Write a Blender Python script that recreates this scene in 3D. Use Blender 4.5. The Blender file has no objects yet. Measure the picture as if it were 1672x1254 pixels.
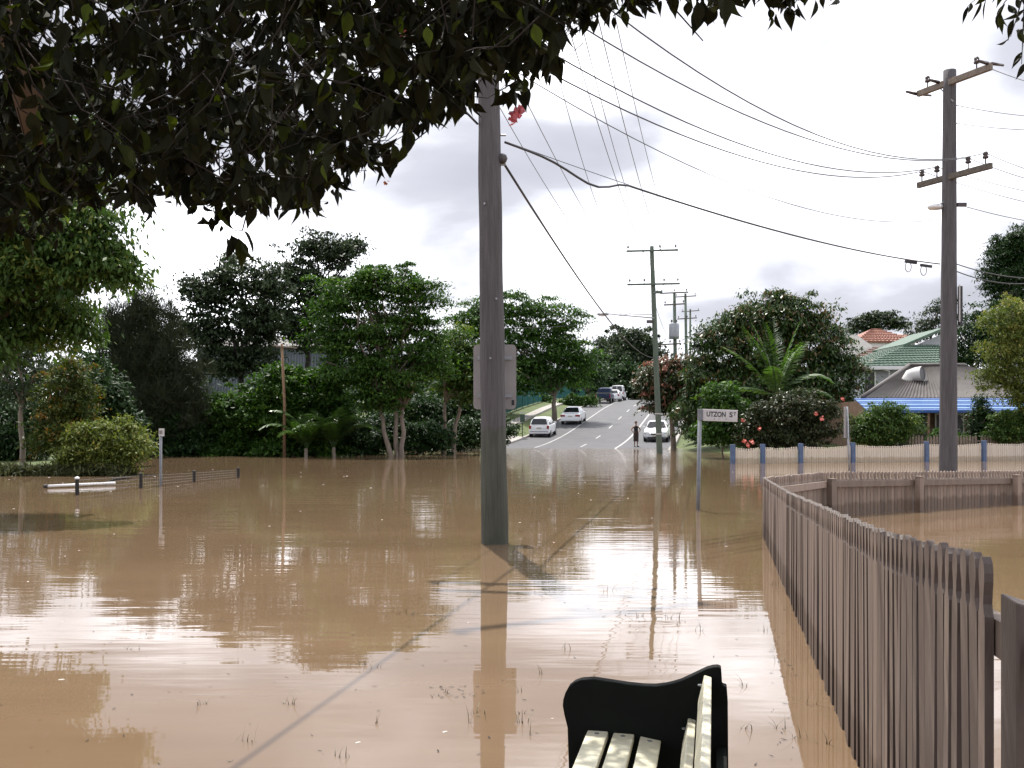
import bpy, bmesh, math, random
import numpy as np
from mathutils import Vector, Matrix, Euler

random.seed(7)
RNG = np.random.default_rng(11)
R = math.radians
scene = bpy.context.scene
COL = scene.collection

# ------------------------------------------------------------------ camera
F, CX, YH, CAMZ = 1650.0, 836.0, 695.0, 1.5
cam_d = bpy.data.cameras.new('camera')
cam = bpy.data.objects.new('camera', cam_d)
COL.objects.link(cam)
cam.location = (0, 0, CAMZ)
cam.rotation_euler = (R(90), 0, 0)
cam_d.sensor_width = 36.0
cam_d.lens = 36.0 * F / 1672.0
cam_d.shift_y = (YH - 627.0) / 1672.0
cam_d.clip_start = 0.05
cam_d.clip_end = 3000
scene.camera = cam

# ------------------------------------------------------------------ sun and sky
SUN_EL, SUN_AZ = 66.5, -11.5            # azimuth measured from +Y towards +X
az, el = R(SUN_AZ), R(SUN_EL)
sun_dir = Vector((math.sin(az) * math.cos(el), math.cos(az) * math.cos(el), math.sin(el)))
sun_d = bpy.data.lights.new('sun', 'SUN')
sun = bpy.data.objects.new('sun', sun_d)
COL.objects.link(sun)
sun_d.energy = 5.0
sun_d.angle = R(0.5)
sun_d.color = (1.0, 0.955, 0.88)
sun.rotation_euler = (-sun_dir).to_track_quat('-Z', 'Y').to_euler()
sun.location = (0, 0, 60)

world = bpy.data.worlds.new('World')
scene.world = world
world.use_nodes = True
wt = world.node_tree
wt.nodes.clear()


def wn(t, **kw):
    n = wt.nodes.new(t)
    for k, v in kw.items():
        setattr(n, k, v)
    return n


def wl(a, b):
    wt.links.new(a, b)


sky = wn('ShaderNodeTexSky', sky_type='NISHITA', sun_disc=False)
sky.sun_elevation = el
sky.sun_rotation = az
sky.air_density = 1.2
sky.dust_density = 2.0
tc = wn('ShaderNodeTexCoord')
sep = wn('ShaderNodeSeparateXYZ'); wl(tc.outputs['Generated'], sep.inputs[0])
zadd = wn('ShaderNodeMath', operation='MAXIMUM'); wl(sep.outputs['Z'], zadd.inputs[0]); zadd.inputs[1].default_value = 0.0
zoff = wn('ShaderNodeMath', operation='ADD'); wl(zadd.outputs[0], zoff.inputs[0]); zoff.inputs[1].default_value = 0.30
dx = wn('ShaderNodeMath', operation='DIVIDE'); wl(sep.outputs['X'], dx.inputs[0]); wl(zoff.outputs[0], dx.inputs[1])
dy = wn('ShaderNodeMath', operation='DIVIDE'); wl(sep.outputs['Y'], dy.inputs[0]); wl(zoff.outputs[0], dy.inputs[1])
cmb = wn('ShaderNodeCombineXYZ'); wl(dx.outputs[0], cmb.inputs[0]); wl(dy.outputs[0], cmb.inputs[1])
cmb.inputs[2].default_value = 30.14
n1 = wn('ShaderNodeTexNoise'); wl(cmb.outputs[0], n1.inputs['Vector'])
n1.inputs['Scale'].default_value = 1.55
n1.inputs['Detail'].default_value = 7
n1.inputs['Roughness'].default_value = 0.46
n1.inputs['Distortion'].default_value = 0.25
cr = wn('ShaderNodeValToRGB'); wl(n1.outputs['Fac'], cr.inputs[0])
cr.color_ramp.elements[0].position = 0.28
cr.color_ramp.elements[0].color = (0.44, 0.45, 0.515, 1)
cr.color_ramp.elements[1].position = 0.66
cr.color_ramp.elements[1].color = (3.0, 3.04, 3.2, 1)
e = cr.color_ramp.elements.new(0.42); e.color = (0.60, 0.61, 0.68, 1)
e = cr.color_ramp.elements.new(0.505); e.color = (1.06, 1.07, 1.15, 1)
cs = wn('ShaderNodeMix', data_type='RGBA', blend_type='MULTIPLY')
cs.inputs[0].default_value = 1.0
wl(cr.outputs[0], cs.inputs[6]); cs.inputs[7].default_value = (10, 10, 10, 1)
mx = wn('ShaderNodeMix', data_type='RGBA')
mx.inputs[0].default_value = 0.95
wl(sky.outputs[0], mx.inputs[6]); wl(cs.outputs[2], mx.inputs[7])
bg = wn('ShaderNodeBackground'); bg.inputs['Strength'].default_value = 0.10
wl(mx.outputs[2], bg.inputs[0])
wo = wn('ShaderNodeOutputWorld'); wl(bg.outputs[0], wo.inputs[0])

scene.view_settings.view_transform = 'Standard'
scene.view_settings.look = 'None'
scene.view_settings.exposure = 0.36
scene.view_settings.gamma = 1.0
scene.view_settings.use_curve_mapping = False
scene.cycles.use_denoising = True
scene.cycles.max_bounces = 6
scene.cycles.diffuse_bounces = 3
scene.cycles.glossy_bounces = 3
scene.cycles.transmission_bounces = 4
scene.cycles.sample_clamp_indirect = 6.0
scene.cycles.caustics_reflective = False
scene.cycles.caustics_refractive = False


# ------------------------------------------------------------------ helpers
def at(x, y, D):
    """point that the photograph shows at pixel x, y when it stands D metres ahead"""
    return Vector(((x - CX) / F * D, D, CAMZ - (y - YH) / F * D))


def waterD(y):
    return CAMZ * F / (y - YH)


def mat(name, color, rough=0.6, var=0.0, scale=8.0, metal=0.0, spec=0.5, bump=0.0, bscale=40.0, stretch=(1, 1, 1), color2=None, objvar=0.0):
    m = bpy.data.materials.new(name)
    m.use_nodes = True
    nt = m.node_tree
    b = nt.nodes['Principled BSDF']
    b.inputs['Base Color'].default_value = (*color, 1)
    b.inputs['Roughness'].default_value = rough
    b.inputs['Metallic'].default_value = metal
    b.inputs['Specular IOR Level'].default_value = spec
    if var or color2 or bump:
        t = nt.nodes.new('ShaderNodeTexCoord')
        mp = nt.nodes.new('ShaderNodeMapping')
        mp.inputs['Scale'].default_value = stretch
        nt.links.new(t.outputs['Object'], mp.inputs['Vector'])
    if var or color2:
        oi = nt.nodes.new('ShaderNodeObjectInfo')
        n = nt.nodes.new('ShaderNodeTexNoise')
        n.inputs['Scale'].default_value = scale
        n.inputs['Detail'].default_value = 6
        n.inputs['Roughness'].default_value = 0.65
        n.noise_dimensions = '4D'
        ml = nt.nodes.new('ShaderNodeMath'); ml.operation = 'MULTIPLY'
        nt.links.new(oi.outputs['Random'], ml.inputs[0]); ml.inputs[1].default_value = 37.0
        nt.links.new(ml.outputs[0], n.inputs['W'])
        nt.links.new(mp.outputs[0], n.inputs['Vector'])
        r = nt.nodes.new('ShaderNodeValToRGB')
        c2 = color2 if color2 else tuple(min(1, c * (1 + var)) for c in color)
        c1 = color if color2 else tuple(c * (1 - var) for c in color)
        r.color_ramp.elements[0].position = 0.32
        r.color_ramp.elements[0].color = (*c1, 1)
        r.color_ramp.elements[1].position = 0.68
        r.color_ramp.elements[1].color = (*c2, 1)
        nt.links.new(n.outputs['Fac'], r.inputs[0])
        nt.links.new(r.outputs[0], b.inputs['Base Color'])
        if objvar:
            mr = nt.nodes.new('ShaderNodeMapRange')
            mr.inputs['To Min'].default_value = 1 - objvar; mr.inputs['To Max'].default_value = 1 + objvar
            nt.links.new(oi.outputs['Random'], mr.inputs['Value'])
            hv = nt.nodes.new('ShaderNodeHueSaturation')
            nt.links.new(mr.outputs[0], hv.inputs['Value']); nt.links.new(r.outputs[0], hv.inputs['Color'])
            nt.links.new(hv.outputs[0], b.inputs['Base Color'])
    if bump:
        n2 = nt.nodes.new('ShaderNodeTexNoise')
        n2.inputs['Scale'].default_value = bscale
        n2.inputs['Detail'].default_value = 4
        nt.links.new(mp.outputs[0], n2.inputs['Vector'])
        bp = nt.nodes.new('ShaderNodeBump')
        bp.inputs['Strength'].default_value = bump
        bp.inputs['Distance'].default_value = 0.01
        nt.links.new(n2.outputs['Fac'], bp.inputs['Height'])
        nt.links.new(bp.outputs[0], b.inputs['Normal'])
    return m


def leaf_mat(name, ca, cb, cc=None, trans=0.25, rough=0.5, spec=0.2):
    """leaf colour runs over the per-leaf random attribute"""
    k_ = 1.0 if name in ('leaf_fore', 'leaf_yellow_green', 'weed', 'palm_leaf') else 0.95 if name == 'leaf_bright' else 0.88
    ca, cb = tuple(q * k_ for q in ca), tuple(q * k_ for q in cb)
    m = bpy.data.materials.new(name)
    m.use_nodes = True
    nt = m.node_tree
    b = nt.nodes['Principled BSDF']
    a = nt.nodes.new('ShaderNodeAttribute'); a.attribute_name = 'tint'
    r = nt.nodes.new('ShaderNodeValToRGB')
    r.color_ramp.elements[0].color = (*ca, 1)
    r.color_ramp.elements[0].position = 0.05
    r.color_ramp.elements[1].color = (*cb, 1)
    r.color_ramp.elements[1].position = 0.86 if cc else 1.0
    if cc:
        e = r.color_ramp.elements.new(0.95); e.color = (*cc, 1)
    nt.links.new(a.outputs['Fac'], r.inputs[0])
    nt.links.new(r.outputs[0], b.inputs['Base Color'])
    b.inputs['Roughness'].default_value = rough
    b.inputs['Specular IOR Level'].default_value = spec
    tr = nt.nodes.new('ShaderNodeBsdfTranslucent')
    hs = nt.nodes.new('ShaderNodeHueSaturation')
    hs.inputs['Saturation'].default_value = 1.15
    hs.inputs['Value'].default_value = 1.5
    nt.links.new(r.outputs[0], hs.inputs['Color'])
    nt.links.new(hs.outputs[0], tr.inputs['Color'])
    mxs = nt.nodes.new('ShaderNodeMixShader')
    mxs.inputs[0].default_value = trans
    nt.links.new(b.outputs[0], mxs.inputs[1])
    nt.links.new(tr.outputs[0], mxs.inputs[2])
    nt.links.new(mxs.outputs[0], nt.nodes['Material Output'].inputs['Surface'])
    return m


class MB:
    """collects shapes that become one mesh"""

    def __init__(self):
        self.v, self.f = [], []

    def add(self, verts, faces):
        o = len(self.v)
        self.v += [tuple(p) for p in verts]
        self.f += [tuple(i + o for i in f) for f in faces]
        return self

    def box(self, c, s, rz=0.0, M=None):
        hx, hy, hz = s[0] / 2, s[1] / 2, s[2] / 2
        T = M if M is not None else Matrix.Translation(c) @ Matrix.Rotation(rz, 4, 'Z')
        vs = [T @ Vector((a * hx, b * hy, d * hz)) for d in (-1, 1) for a, b in ((-1, -1), (1, -1), (1, 1), (-1, 1))]
        return self.add(vs, [(3, 2, 1, 0), (4, 5, 6, 7), (0, 1, 5, 4), (1, 2, 6, 5), (2, 3, 7, 6), (3, 0, 4, 7)])

    def beam(self, a, b, w, h, up=(0, 0, 1)):
        a, b = Vector(a), Vector(b)
        d = (b - a)
        L = d.length
        d.normalize()
        s = d.cross(Vector(up)); s.normalize()
        u = s.cross(d)
        M = Matrix(((d.x, s.x, u.x, 0), (d.y, s.y, u.y, 0), (d.z, s.z, u.z, 0), (0, 0, 0, 1)))
        M = Matrix.Translation((a + b) / 2) @ M
        return self.box(None, (L, w, h), M=M)

    def tube(self, pts, radii, n=8, caps=True):
        pts = [Vector(p) for p in pts]
        if not hasattr(radii, '__len__'):
            radii = [radii] * len(pts)
        o = len(self.v)
        ref = Vector((0.31, 0.17, 1)) if abs((pts[-1] - pts[0]).normalized().z) < 0.9 else Vector((1, 0.2, 0))
        for i, p in enumerate(pts):
            d = pts[min(i + 1, len(pts) - 1)] - pts[max(i - 1, 0)]
            d.normalize()
            s = d.cross(ref); s.normalize()
            u = s.cross(d)
            for k in range(n):
                a = 2 * math.pi * k / n
                q = p + (s * math.cos(a) + u * math.sin(a)) * radii[i]
                self.v.append(tuple(q))
        for i in range(len(pts) - 1):
            for k in range(n):
                a = o + i * n + k; b = o + i * n + (k + 1) % n
                self.f.append((a, b, b + n, a + n))
        if caps:
            self.f.append(tuple(o + k for k in range(n - 1, -1, -1)))
            e = o + (len(pts) - 1) * n
            self.f.append(tuple(e + k for k in range(n)))
        return self

    def lathe(self, prof, c, n=16, M=None):
        o = len(self.v)
        T = M if M is not None else Matrix.Translation(c)
        for (r, z) in prof:
            for k in range(n):
                a = 2 * math.pi * k / n
                self.v.append(tuple(T @ Vector((r * math.cos(a), r * math.sin(a), z))))
        for i in range(len(prof) - 1):
            for k in range(n):
                a = o + i * n + k; b = o + i * n + (k + 1) % n
                self.f.append((a, b, b + n, a + n))
        self.f.append(tuple(o + k for k in range(n - 1, -1, -1)))
        e = o + (len(prof) - 1) * n
        self.f.append(tuple(e + k for k in range(n)))
        return self

    def prism(self, outline, M, t):
        """outline in local x,z; thickness t along local y, centred"""
        n = len(outline)
        vs = [M @ Vector((x, -t / 2, z)) for x, z in outline] + [M @ Vector((x, t / 2, z)) for x, z in outline]
        fs = [tuple(range(n)), tuple(range(2 * n - 1, n - 1, -1))]
        for i in range(n):
            j = (i + 1) % n
            fs.append((j, i, i + n, j + n))
        return self.add(vs, fs)

    def build(self, name, m, parent=None, smooth=False, local=False, bevel=0.0):
        me = bpy.data.meshes.new(name)
        me.from_pydata(self.v, [], self.f)
        bm = bmesh.new(); bm.from_mesh(me)
        bmesh.ops.recalc_face_normals(bm, faces=bm.faces)
        bm.to_mesh(me); bm.free()
        return finish(name, me, m, parent, smooth, local, bevel)


def finish(name, me, m, parent=None, smooth=False, local=False, bevel=0.0):
    if m is not None:
        me.materials.append(m)
    if smooth:
        me.polygons.foreach_set('use_smooth', [True] * len(me.polygons))
    ob = bpy.data.objects.new(name, me)
    COL.objects.link(ob)
    if bevel:
        md = ob.modifiers.new('bevel', 'BEVEL'); md.width = bevel; md.segments = 2; md.limit_method = 'ANGLE'
    hang(ob, parent, local)
    return ob


def hang(ob, parent, local=False):
    if parent is not None:
        ob.parent = parent
        if not local:
            ob.matrix_parent_inverse = parent.matrix_basis.inverted() if parent.parent is None else Matrix()


def thing(name, label, cat, loc=(0, 0, 0), rot=(0, 0, 0), group=None):
    o = bpy.data.objects.new(name, None)
    COL.objects.link(o)
    o.empty_display_size = 0.2
    o.location = loc
    o.rotation_euler = rot
    tag(o, label, cat, group)
    return o


def tag(o, label, cat, group=None):
    o['label'] = label
    o['category'] = cat
    if group:
        o['group'] = group
    return o


def structure(o):
    o['kind'] = 'structure'
    return o


def inst(src, name, loc, rotz, parent, rx=0.0, ry=0.0, local=False):
    """another piece that shares src's mesh"""
    o = bpy.data.objects.new(name, src if isinstance(src, bpy.types.Mesh) else src.data)
    COL.objects.link(o)
    o.location = loc
    o.rotation_euler = (rx, ry, rotz)
    hang(o, parent, local)
    return o


# ------------------------------------------------------------------ ground form
RD = 0.2                                  # the street runs 0.2 m right per metre ahead
PS = np.array([-400, -25, -6, 0, 3, 8, 14, 20, 30, 42, 54, 64, 74, 100, 180, 600])
PZ = np.array([-0.9, -0.85, -0.30, 0, .10, .33, .72, 1.22, 2.18, 3.28, 4.2, 4.72, 5.06, 5.3, 5.2, 4.0])


def P(s):
    return np.interp(s, PS, PZ)


def wlat(X, Y):
    return X - (1.0 + RD * (Y - 77.0))


def gz(X, Y):
    w = wlat(X, Y)
    shore = np.interp(w, [-60, -12, -4.5, -1.5, 0, 11.5, 14, 17, 60], [54, 54, 58, 64, 66, 66, 58, 48, 46])
    z = P(Y - shore)
    sx = np.clip((-0.362 * Y + 0.2 - X) / 2.2, 0, 1)
    sy = np.clip((Y - 29.5) / 2.0, 0, 1)
    mound = -0.85 + (0.95 + 0.02 * np.clip(Y - 30, 0, 40)) * (sx * sx * (3 - 2 * sx)) * (sy * sy * (3 - 2 * sy))
    return np.maximum(z, mound)


def zroad(Y):
    return P(Y - 66.0)


def roadX(w, Y):
    return w + 1.0 + RD * (Y - 77.0)


def g(X, Y):
    return float(gz(np.array(X), np.array(Y)))


# ------------------------------------------------------------------ setting materials
M_ground = mat('verge_grass', (0.045, 0.075, 0.018), 0.9, color2=(0.10, 0.12, 0.035), scale=1.2, bump=0.6, bscale=14)
M_asphalt = mat('asphalt', (0.040, 0.040, 0.046), 0.66, color2=(0.068, 0.067, 0.073), scale=0.9, bump=0.25, bscale=60)
M_paint = mat('road_paint', (0.34, 0.34, 0.335), 0.6, var=0.3, scale=3)
M_conc = mat('concrete', (0.30, 0.28, 0.26), 0.8, var=0.25, scale=2)

# water: opaque silty water, fine ripples
M_water = bpy.data.materials.new('flood_water')
M_water.use_nodes = True
nt = M_water.node_tree
b = nt.nodes['Principled BSDF']
b.inputs['Roughness'].default_value = 0.025
b.inputs['IOR'].default_value = 1.50
t = nt.nodes.new('ShaderNodeTexCoord')


def nz(scale, st, detail=2.0, rough=0.5, off=(0, 0, 0)):
    mp = nt.nodes.new('ShaderNodeMapping'); mp.inputs['Scale'].default_value = st
    mp.inputs['Location'].default_value = off
    nt.links.new(t.outputs['Object'], mp.inputs['Vector'])
    n = nt.nodes.new('ShaderNodeTexNoise'); n.inputs['Scale'].default_value = scale
    n.inputs['Detail'].default_value = detail; n.inputs['Roughness'].default_value = rough
    nt.links.new(mp.outputs[0], n.inputs['Vector'])
    return n


def mth(op, a, bv, clamp=False):
    m = nt.nodes.new('ShaderNodeMath'); m.operation = op; m.use_clamp = clamp
    for i, q in enumerate((a, bv)):
        if isinstance(q, (int, float)):
            m.inputs[i].default_value = q
        else:
            nt.links.new(q, m.inputs[i])
    return m.outputs[0]


silt = nz(0.35, (0.5, 1.9, 1), 7, 0.68)
rs = nt.nodes.new('ShaderNodeValToRGB')
rs.color_ramp.elements[0].position = 0.3; rs.color_ramp.elements[0].color = (0.152, 0.100, 0.060, 1)
rs.color_ramp.elements[1].position = 0.7; rs.color_ramp.elements[1].color = (0.190, 0.127, 0.077, 1)
nt.links.new(silt.outputs['Fac'], rs.inputs[0])
nt.links.new(rs.outputs[0], b.inputs['Base Color'])
swell = nz(1.1, (0.55, 1.0, 1), 1.0)            # slow undulation
ripple = nz(2.6, (0.45, 1.5, 1), 2.0, 0.5)      # wind ripples, crests across the view
fine = nz(9.0, (0.5, 1.4, 1), 2.0, 0.5)
patch = nz(0.16, (0.6, 1.0, 1), 2.0, 0.5, (3.0, 1.0, 0))
pr = nt.nodes.new('ShaderNodeMapRange'); pr.inputs['From Min'].default_value = 0.40; pr.inputs['From Max'].default_value = 0.62
pr.clamp = True
nt.links.new(patch.outputs['Fac'], pr.inputs['Value'])
sp = nt.nodes.new('ShaderNodeSeparateXYZ'); nt.links.new(t.outputs['Object'], sp.inputs[0])
far = nt.nodes.new('ShaderNodeMapRange'); far.inputs['From Min'].default_value = 6.0; far.inputs['From Max'].default_value = 24.0
nt.links.new(sp.outputs['Y'], far.inputs['Value'])
rush = nt.nodes.new('ShaderNodeMapRange'); rush.inputs['From Min'].default_value = 34.0; rush.inputs['From Max'].default_value = 44.0
nt.links.new(sp.outputs['Y'], rush.inputs['Value'])
h1 = mth('MULTIPLY', swell.outputs['Fac'], 0.0042)
amp = mth('ADD', mth('MULTIPLY', far.outputs[0], 0.0022), mth('MULTIPLY', pr.outputs[0], 0.0020))
h2 = mth('MULTIPLY', ripple.outputs['Fac'], mth('ADD', amp, 0.0002))
h3 = mth('MULTIPLY', fine.outputs['Fac'], mth('ADD', mth('MULTIPLY', rush.outputs[0], 0.0070), mth('MULTIPLY', mth('MULTIPLY', far.outputs[0], pr.outputs[0]), 0.0007)))
streak = nz(5.5, (0.20, 1.7, 1), 1.5, 0.45, (0, 5.0, 0))
near_ = nt.nodes.new('ShaderNodeMapRange'); near_.inputs['From Min'].default_value = 5.0; near_.inputs['From Max'].default_value = 9.0
nt.links.new(sp.outputs['Y'], near_.inputs['Value'])
h4 = mth('MULTIPLY', streak.outputs['Fac'], mth('MULTIPLY', near_.outputs[0], 0.0011))
hs_ = mth('ADD', mth('ADD', mth('ADD', h1, h2), h3), h4)
bp = nt.nodes.new('ShaderNodeBump'); bp.inputs['Strength'].default_value = 1.0; bp.inputs['Distance'].default_value = 1.0
nt.links.new(hs_, bp.inputs['Height'])
nt.links.new(bp.outputs[0], b.inputs['Normal'])

# ------------------------------------------------------------------ ground, water, road
ys = np.unique(np.concatenate([np.linspace(-60, 24, 15), np.linspace(26, 150, 95), np.linspace(156, 320, 28), np.linspace(350, 2200, 18)]))
xs = np.unique(np.concatenate([np.linspace(-2200, -120, 16), np.linspace(-110, -42, 18), np.linspace(-40, 60, 130), np.linspace(64, 130, 18), np.linspace(150, 2200, 16)]))
GX, GY = np.meshgrid(xs, ys)
GZ = gz(GX, GY)
W = wlat(GX, GY)
on = (W > -0.9) & (W < 12.4) & (GY > 40) & (GY < 330)
GZ = np.where(on, np.minimum(GZ, zroad(GY)) - 0.12, GZ)
ny, nx = GX.shape
vv = np.stack([GX, GY, GZ], -1).reshape(-1, 3)
ff = [(j * nx + i, j * nx + i + 1, (j + 1) * nx + i + 1, (j + 1) * nx + i) for j in range(ny - 1) for i in range(nx - 1)]
me = bpy.data.meshes.new('ground'); me.from_pydata(vv.tolist(), [], ff)
structure(finish('ground', me, M_ground, smooth=True))

wv = [(-260, -60, 0), (260, -60, 0), (260, 90, 0), (-260, 90, 0)]
structure(MB().add(wv, [(0, 1, 2, 3)]).build('flood_water', M_water))


def strip(name, w0, w1, y0, y1, dz, m, step=1.5, zf=zroad, thick=0.0):
    mb = MB()
    yy = np.arange(y0, y1 + 1e-6, (y1 - y0) / max(1, int(round((y1 - y0) / step))))
    o = []
    for Y in yy:
        zz = float(zf(Y)) + dz
        o.append(((roadX(w0, Y), Y, zz), (roadX(w1, Y), Y, zz)))
    for a, c in zip(o[:-1], o[1:]):
        mb.add([a[0], a[1], c[1], c[0]], [(0, 1, 2, 3)])
        if thick:
            for k in (0, 1):
                p, q = a[k], c[k]
                mb.add([p, q, (q[0], q[1], q[2] - thick), (p[0], p[1], p[2] - thick)], [(0, 1, 2, 3)])
            p, q = a, c
    return mb.build(name, m)


structure(strip('road', 0.0, 11.5, 40, 320, 0.0, M_asphalt, 3.0))
structure(strip('kerb_left', -0.22, 0.0, 52, 250, 0.13, M_conc, 3.0, thick=0.4))
structure(strip('kerb_right', 11.5, 11.72, 58, 250, 0.13, M_conc, 3.0, thick=0.4))


def lab(o, label, cat):
    return tag(o, label, cat)


structure(strip('lane_line_left', 2.45, 2.57, 67.0, 165, 0.006, M_paint, 3.0))
structure(strip('lane_line_right', 7.85, 8.0, 64.0, 165, 0.006, M_paint, 3.0))
k = 0
for Y0 in np.arange(68.0, 165, 9.0):
    structure(strip('centre_line_dash', 5.35, 5.47, Y0, Y0 + 3.2, 0.006, M_paint, 1.6))
# footpath beside the left kerb, driveway crossing it
zpath = lambda Y: gz(roadX(-3.0, np.array(Y)), np.array(Y))
structure(strip('footpath', -3.7, -2.3, 66, 170, 0.05, M_conc, 2.0, zf=zpath, thick=0.3))
mb = MB()
for i in range(6):
    a = -9.0 + i * 1.5
    for (wA, wB) in ((a, a + 1.5),):
        pts = []
        for (w_, Y_) in ((wA, 73.5), (wB, 73.5), (wB, 77.5), (wA, 77.5)):
            X_ = roadX(w_, Y_); pts.append((X_, Y_, g(X_, Y_) + 0.07))
        mb.add(pts, [(0, 1, 2, 3)])
structure(mb.build('driveway', M_conc))

# ------------------------------------------------------------------ materials for things
M_pole = mat('weathered_pole', (0.052, 0.048, 0.051), 0.88, color2=(0.105, 0.098, 0.105), scale=6, stretch=(5, 5, 0.30), bump=1.0, bscale=30)
def stained(m, z0, c1):
    """waterline stain up to about z0 with an uneven upper edge"""
    nt_ = m.node_tree; b_ = nt_.nodes['Principled BSDF']
    src_ = b_.inputs['Base Color'].links[0].from_socket
    t_ = nt_.nodes.new('ShaderNodeNewGeometry'); s_ = nt_.nodes.new('ShaderNodeSeparateXYZ'); nt_.links.new(t_.outputs['Position'], s_.inputs[0])
    n_ = nt_.nodes.new('ShaderNodeTexNoise'); n_.inputs['Scale'].default_value = 7; n_.inputs['Detail'].default_value = 5; nt_.links.new(t_.outputs['Position'], n_.inputs['Vector'])
    a_ = nt_.nodes.new('ShaderNodeMath'); a_.operation = 'MULTIPLY_ADD'; nt_.links.new(n_.outputs['Fac'], a_.inputs[0]); a_.inputs[1].default_value = -.22; nt_.links.new(s_.outputs['Z'], a_.inputs[2])
    r_ = nt_.nodes.new('ShaderNodeMapRange'); r_.inputs['From Min'].default_value = z0 - .13; r_.inputs['From Max'].default_value = z0 - .07
    r_.inputs['To Min'].default_value = .75; r_.inputs['To Max'].default_value = 0.0
    nt_.links.new(a_.outputs[0], r_.inputs['Value'])
    x_ = nt_.nodes.new('ShaderNodeMix'); x_.data_type = 'RGBA'; x_.blend_type = 'MULTIPLY'
    nt_.links.new(r_.outputs[0], x_.inputs[0]); nt_.links.new(src_, x_.inputs[6]); x_.inputs[7].default_value = (*c1, 1)
    nt_.links.new(x_.outputs[2], b_.inputs['Base Color'])
    return m
M_polem = stained(mat('weathered_pole_stained', (0.052, 0.048, 0.051), 0.88, color2=(0.105, 0.098, 0.105), scale=6, stretch=(5, 5, 0.30), bump=1.0, bscale=30), 1.45, (0.70, 0.86, 0.55))
M_poleg = mat('green_pole', (0.06, 0.085, 0.065), 0.8, color2=(0.11, 0.14, 0.11), scale=4, stretch=(3, 3, 0.3))
M_arm = mat('crossarm_timber', (0.10, 0.085, 0.07), 0.85, var=0.35, scale=9, stretch=(1, 1, 1))
M_steel = mat('galvanised_steel', (0.27, 0.28, 0.30), 0.45, var=0.2, scale=9, metal=0.55)
M_porc = mat('porcelain', (0.05, 0.035, 0.035), 0.3)
M_wire = mat('cable_black', (0.03, 0.03, 0.035), 0.6)
M_alu = mat('cable_grey', (0.12, 0.12, 0.13), 0.5)
M_fence = mat('brown_paint', (0.165, 0.122, 0.098), 0.66, color2=(0.245, 0.188, 0.153), objvar=0.22, scale=3.5, stretch=(4, 4, 0.5), bump=0.35, bscale=30)
M_fenced = mat('brown_post_picket_shade', (0.058, 0.042, 0.036), 0.6, color2=(0.095, 0.070, 0.060), scale=5, stretch=(3, 3, 0.6), bump=0.3)  # brown of the end post; on picket edges it paints in gap shade
M_cream = mat('cream_paint', (0.50, 0.44, 0.375), 0.7, color2=(0.62, 0.56, 0.48), scale=2.5, stretch=(4, 4, 0.6))
stained(M_fence, .20, (.50, .45, .40)); stained(M_fenced, .20, (.55, .5, .45)); stained(M_cream, .20, (.62, .55, .45))
M_bluep = mat('blue_paint', (0.065, 0.105, 0.20), 0.55, var=0.2, scale=5)
M_black = mat('dark_green_paint', (0.003, 0.0045, 0.0035), 0.75, var=0.3, scale=14, spec=0.15)
M_slat = mat('cream_slat', (0.62, 0.585, 0.43), 0.5, color2=(0.72, 0.69, 0.54), scale=6, stretch=(1, 1, 1), bump=0.15, bscale=50)
M_signb = mat('sign_back', (0.25, 0.235, 0.235), 0.45, var=0.12, scale=3, metal=0.35)
M_signw = mat('sign_white', (0.46, 0.45, 0.46), 0.5, var=0.1, scale=6)
M_text = mat('sign_lettering', (0.012, 0.013, 0.018), 0.5)
M_textf = mat('faded_lettering', (0.14, 0.12, 0.12), 0.6)
M_spost = mat('sign_post', (0.15, 0.16, 0.175), 0.5, var=0.2, scale=8, metal=0.3)
M_bark = mat('bark_grey', (0.12, 0.095, 0.075), 0.9, color2=(0.24, 0.20, 0.165), scale=3, stretch=(3, 3, .5), bump=0.8, bscale=15)
M_barkd = mat('bark_dark', (0.014, 0.011, 0.009), 0.9, color2=(0.03, 0.024, 0.02), scale=4, bump=0.6)
M_barkt = mat('bark_tan', (0.17, 0.105, 0.06), 0.85, var=0.2, scale=5)
M_white = mat('car_white', (0.74, 0.75, 0.77), 0.22, spec=0.6)
M_blue = mat('car_navy', (0.018, 0.03, 0.075), 0.3)
M_glass = mat('car_glass', (0.010, 0.012, 0.014), 0.06, spec=0.8)
M_tyre = mat('tyre', (0.012, 0.012, 0.012), 0.85)
M_rim = mat('wheel_rim', (0.32, 0.32, 0.33), 0.35, metal=0.7)
M_red = mat('tail_lamp', (0.25, 0.012, 0.012), 0.25)
M_lamp = mat('head_lamp', (0.65, 0.66, 0.68), 0.12, metal=0.3)
M_trim = mat('black_trim', (0.02, 0.02, 0.022), 0.55)
M_plate = mat('number_plate', (0.42, 0.40, 0.30), 0.5)
M_pvc = mat('white_pipe', (0.72, 0.73, 0.75), 0.35)
M_stick = mat('blackened_post', (0.018, 0.016, 0.015), 0.8)
M_teal = mat('teal_mesh', (0.03, 0.15, 0.15), 0.7, var=0.2, scale=3)

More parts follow.
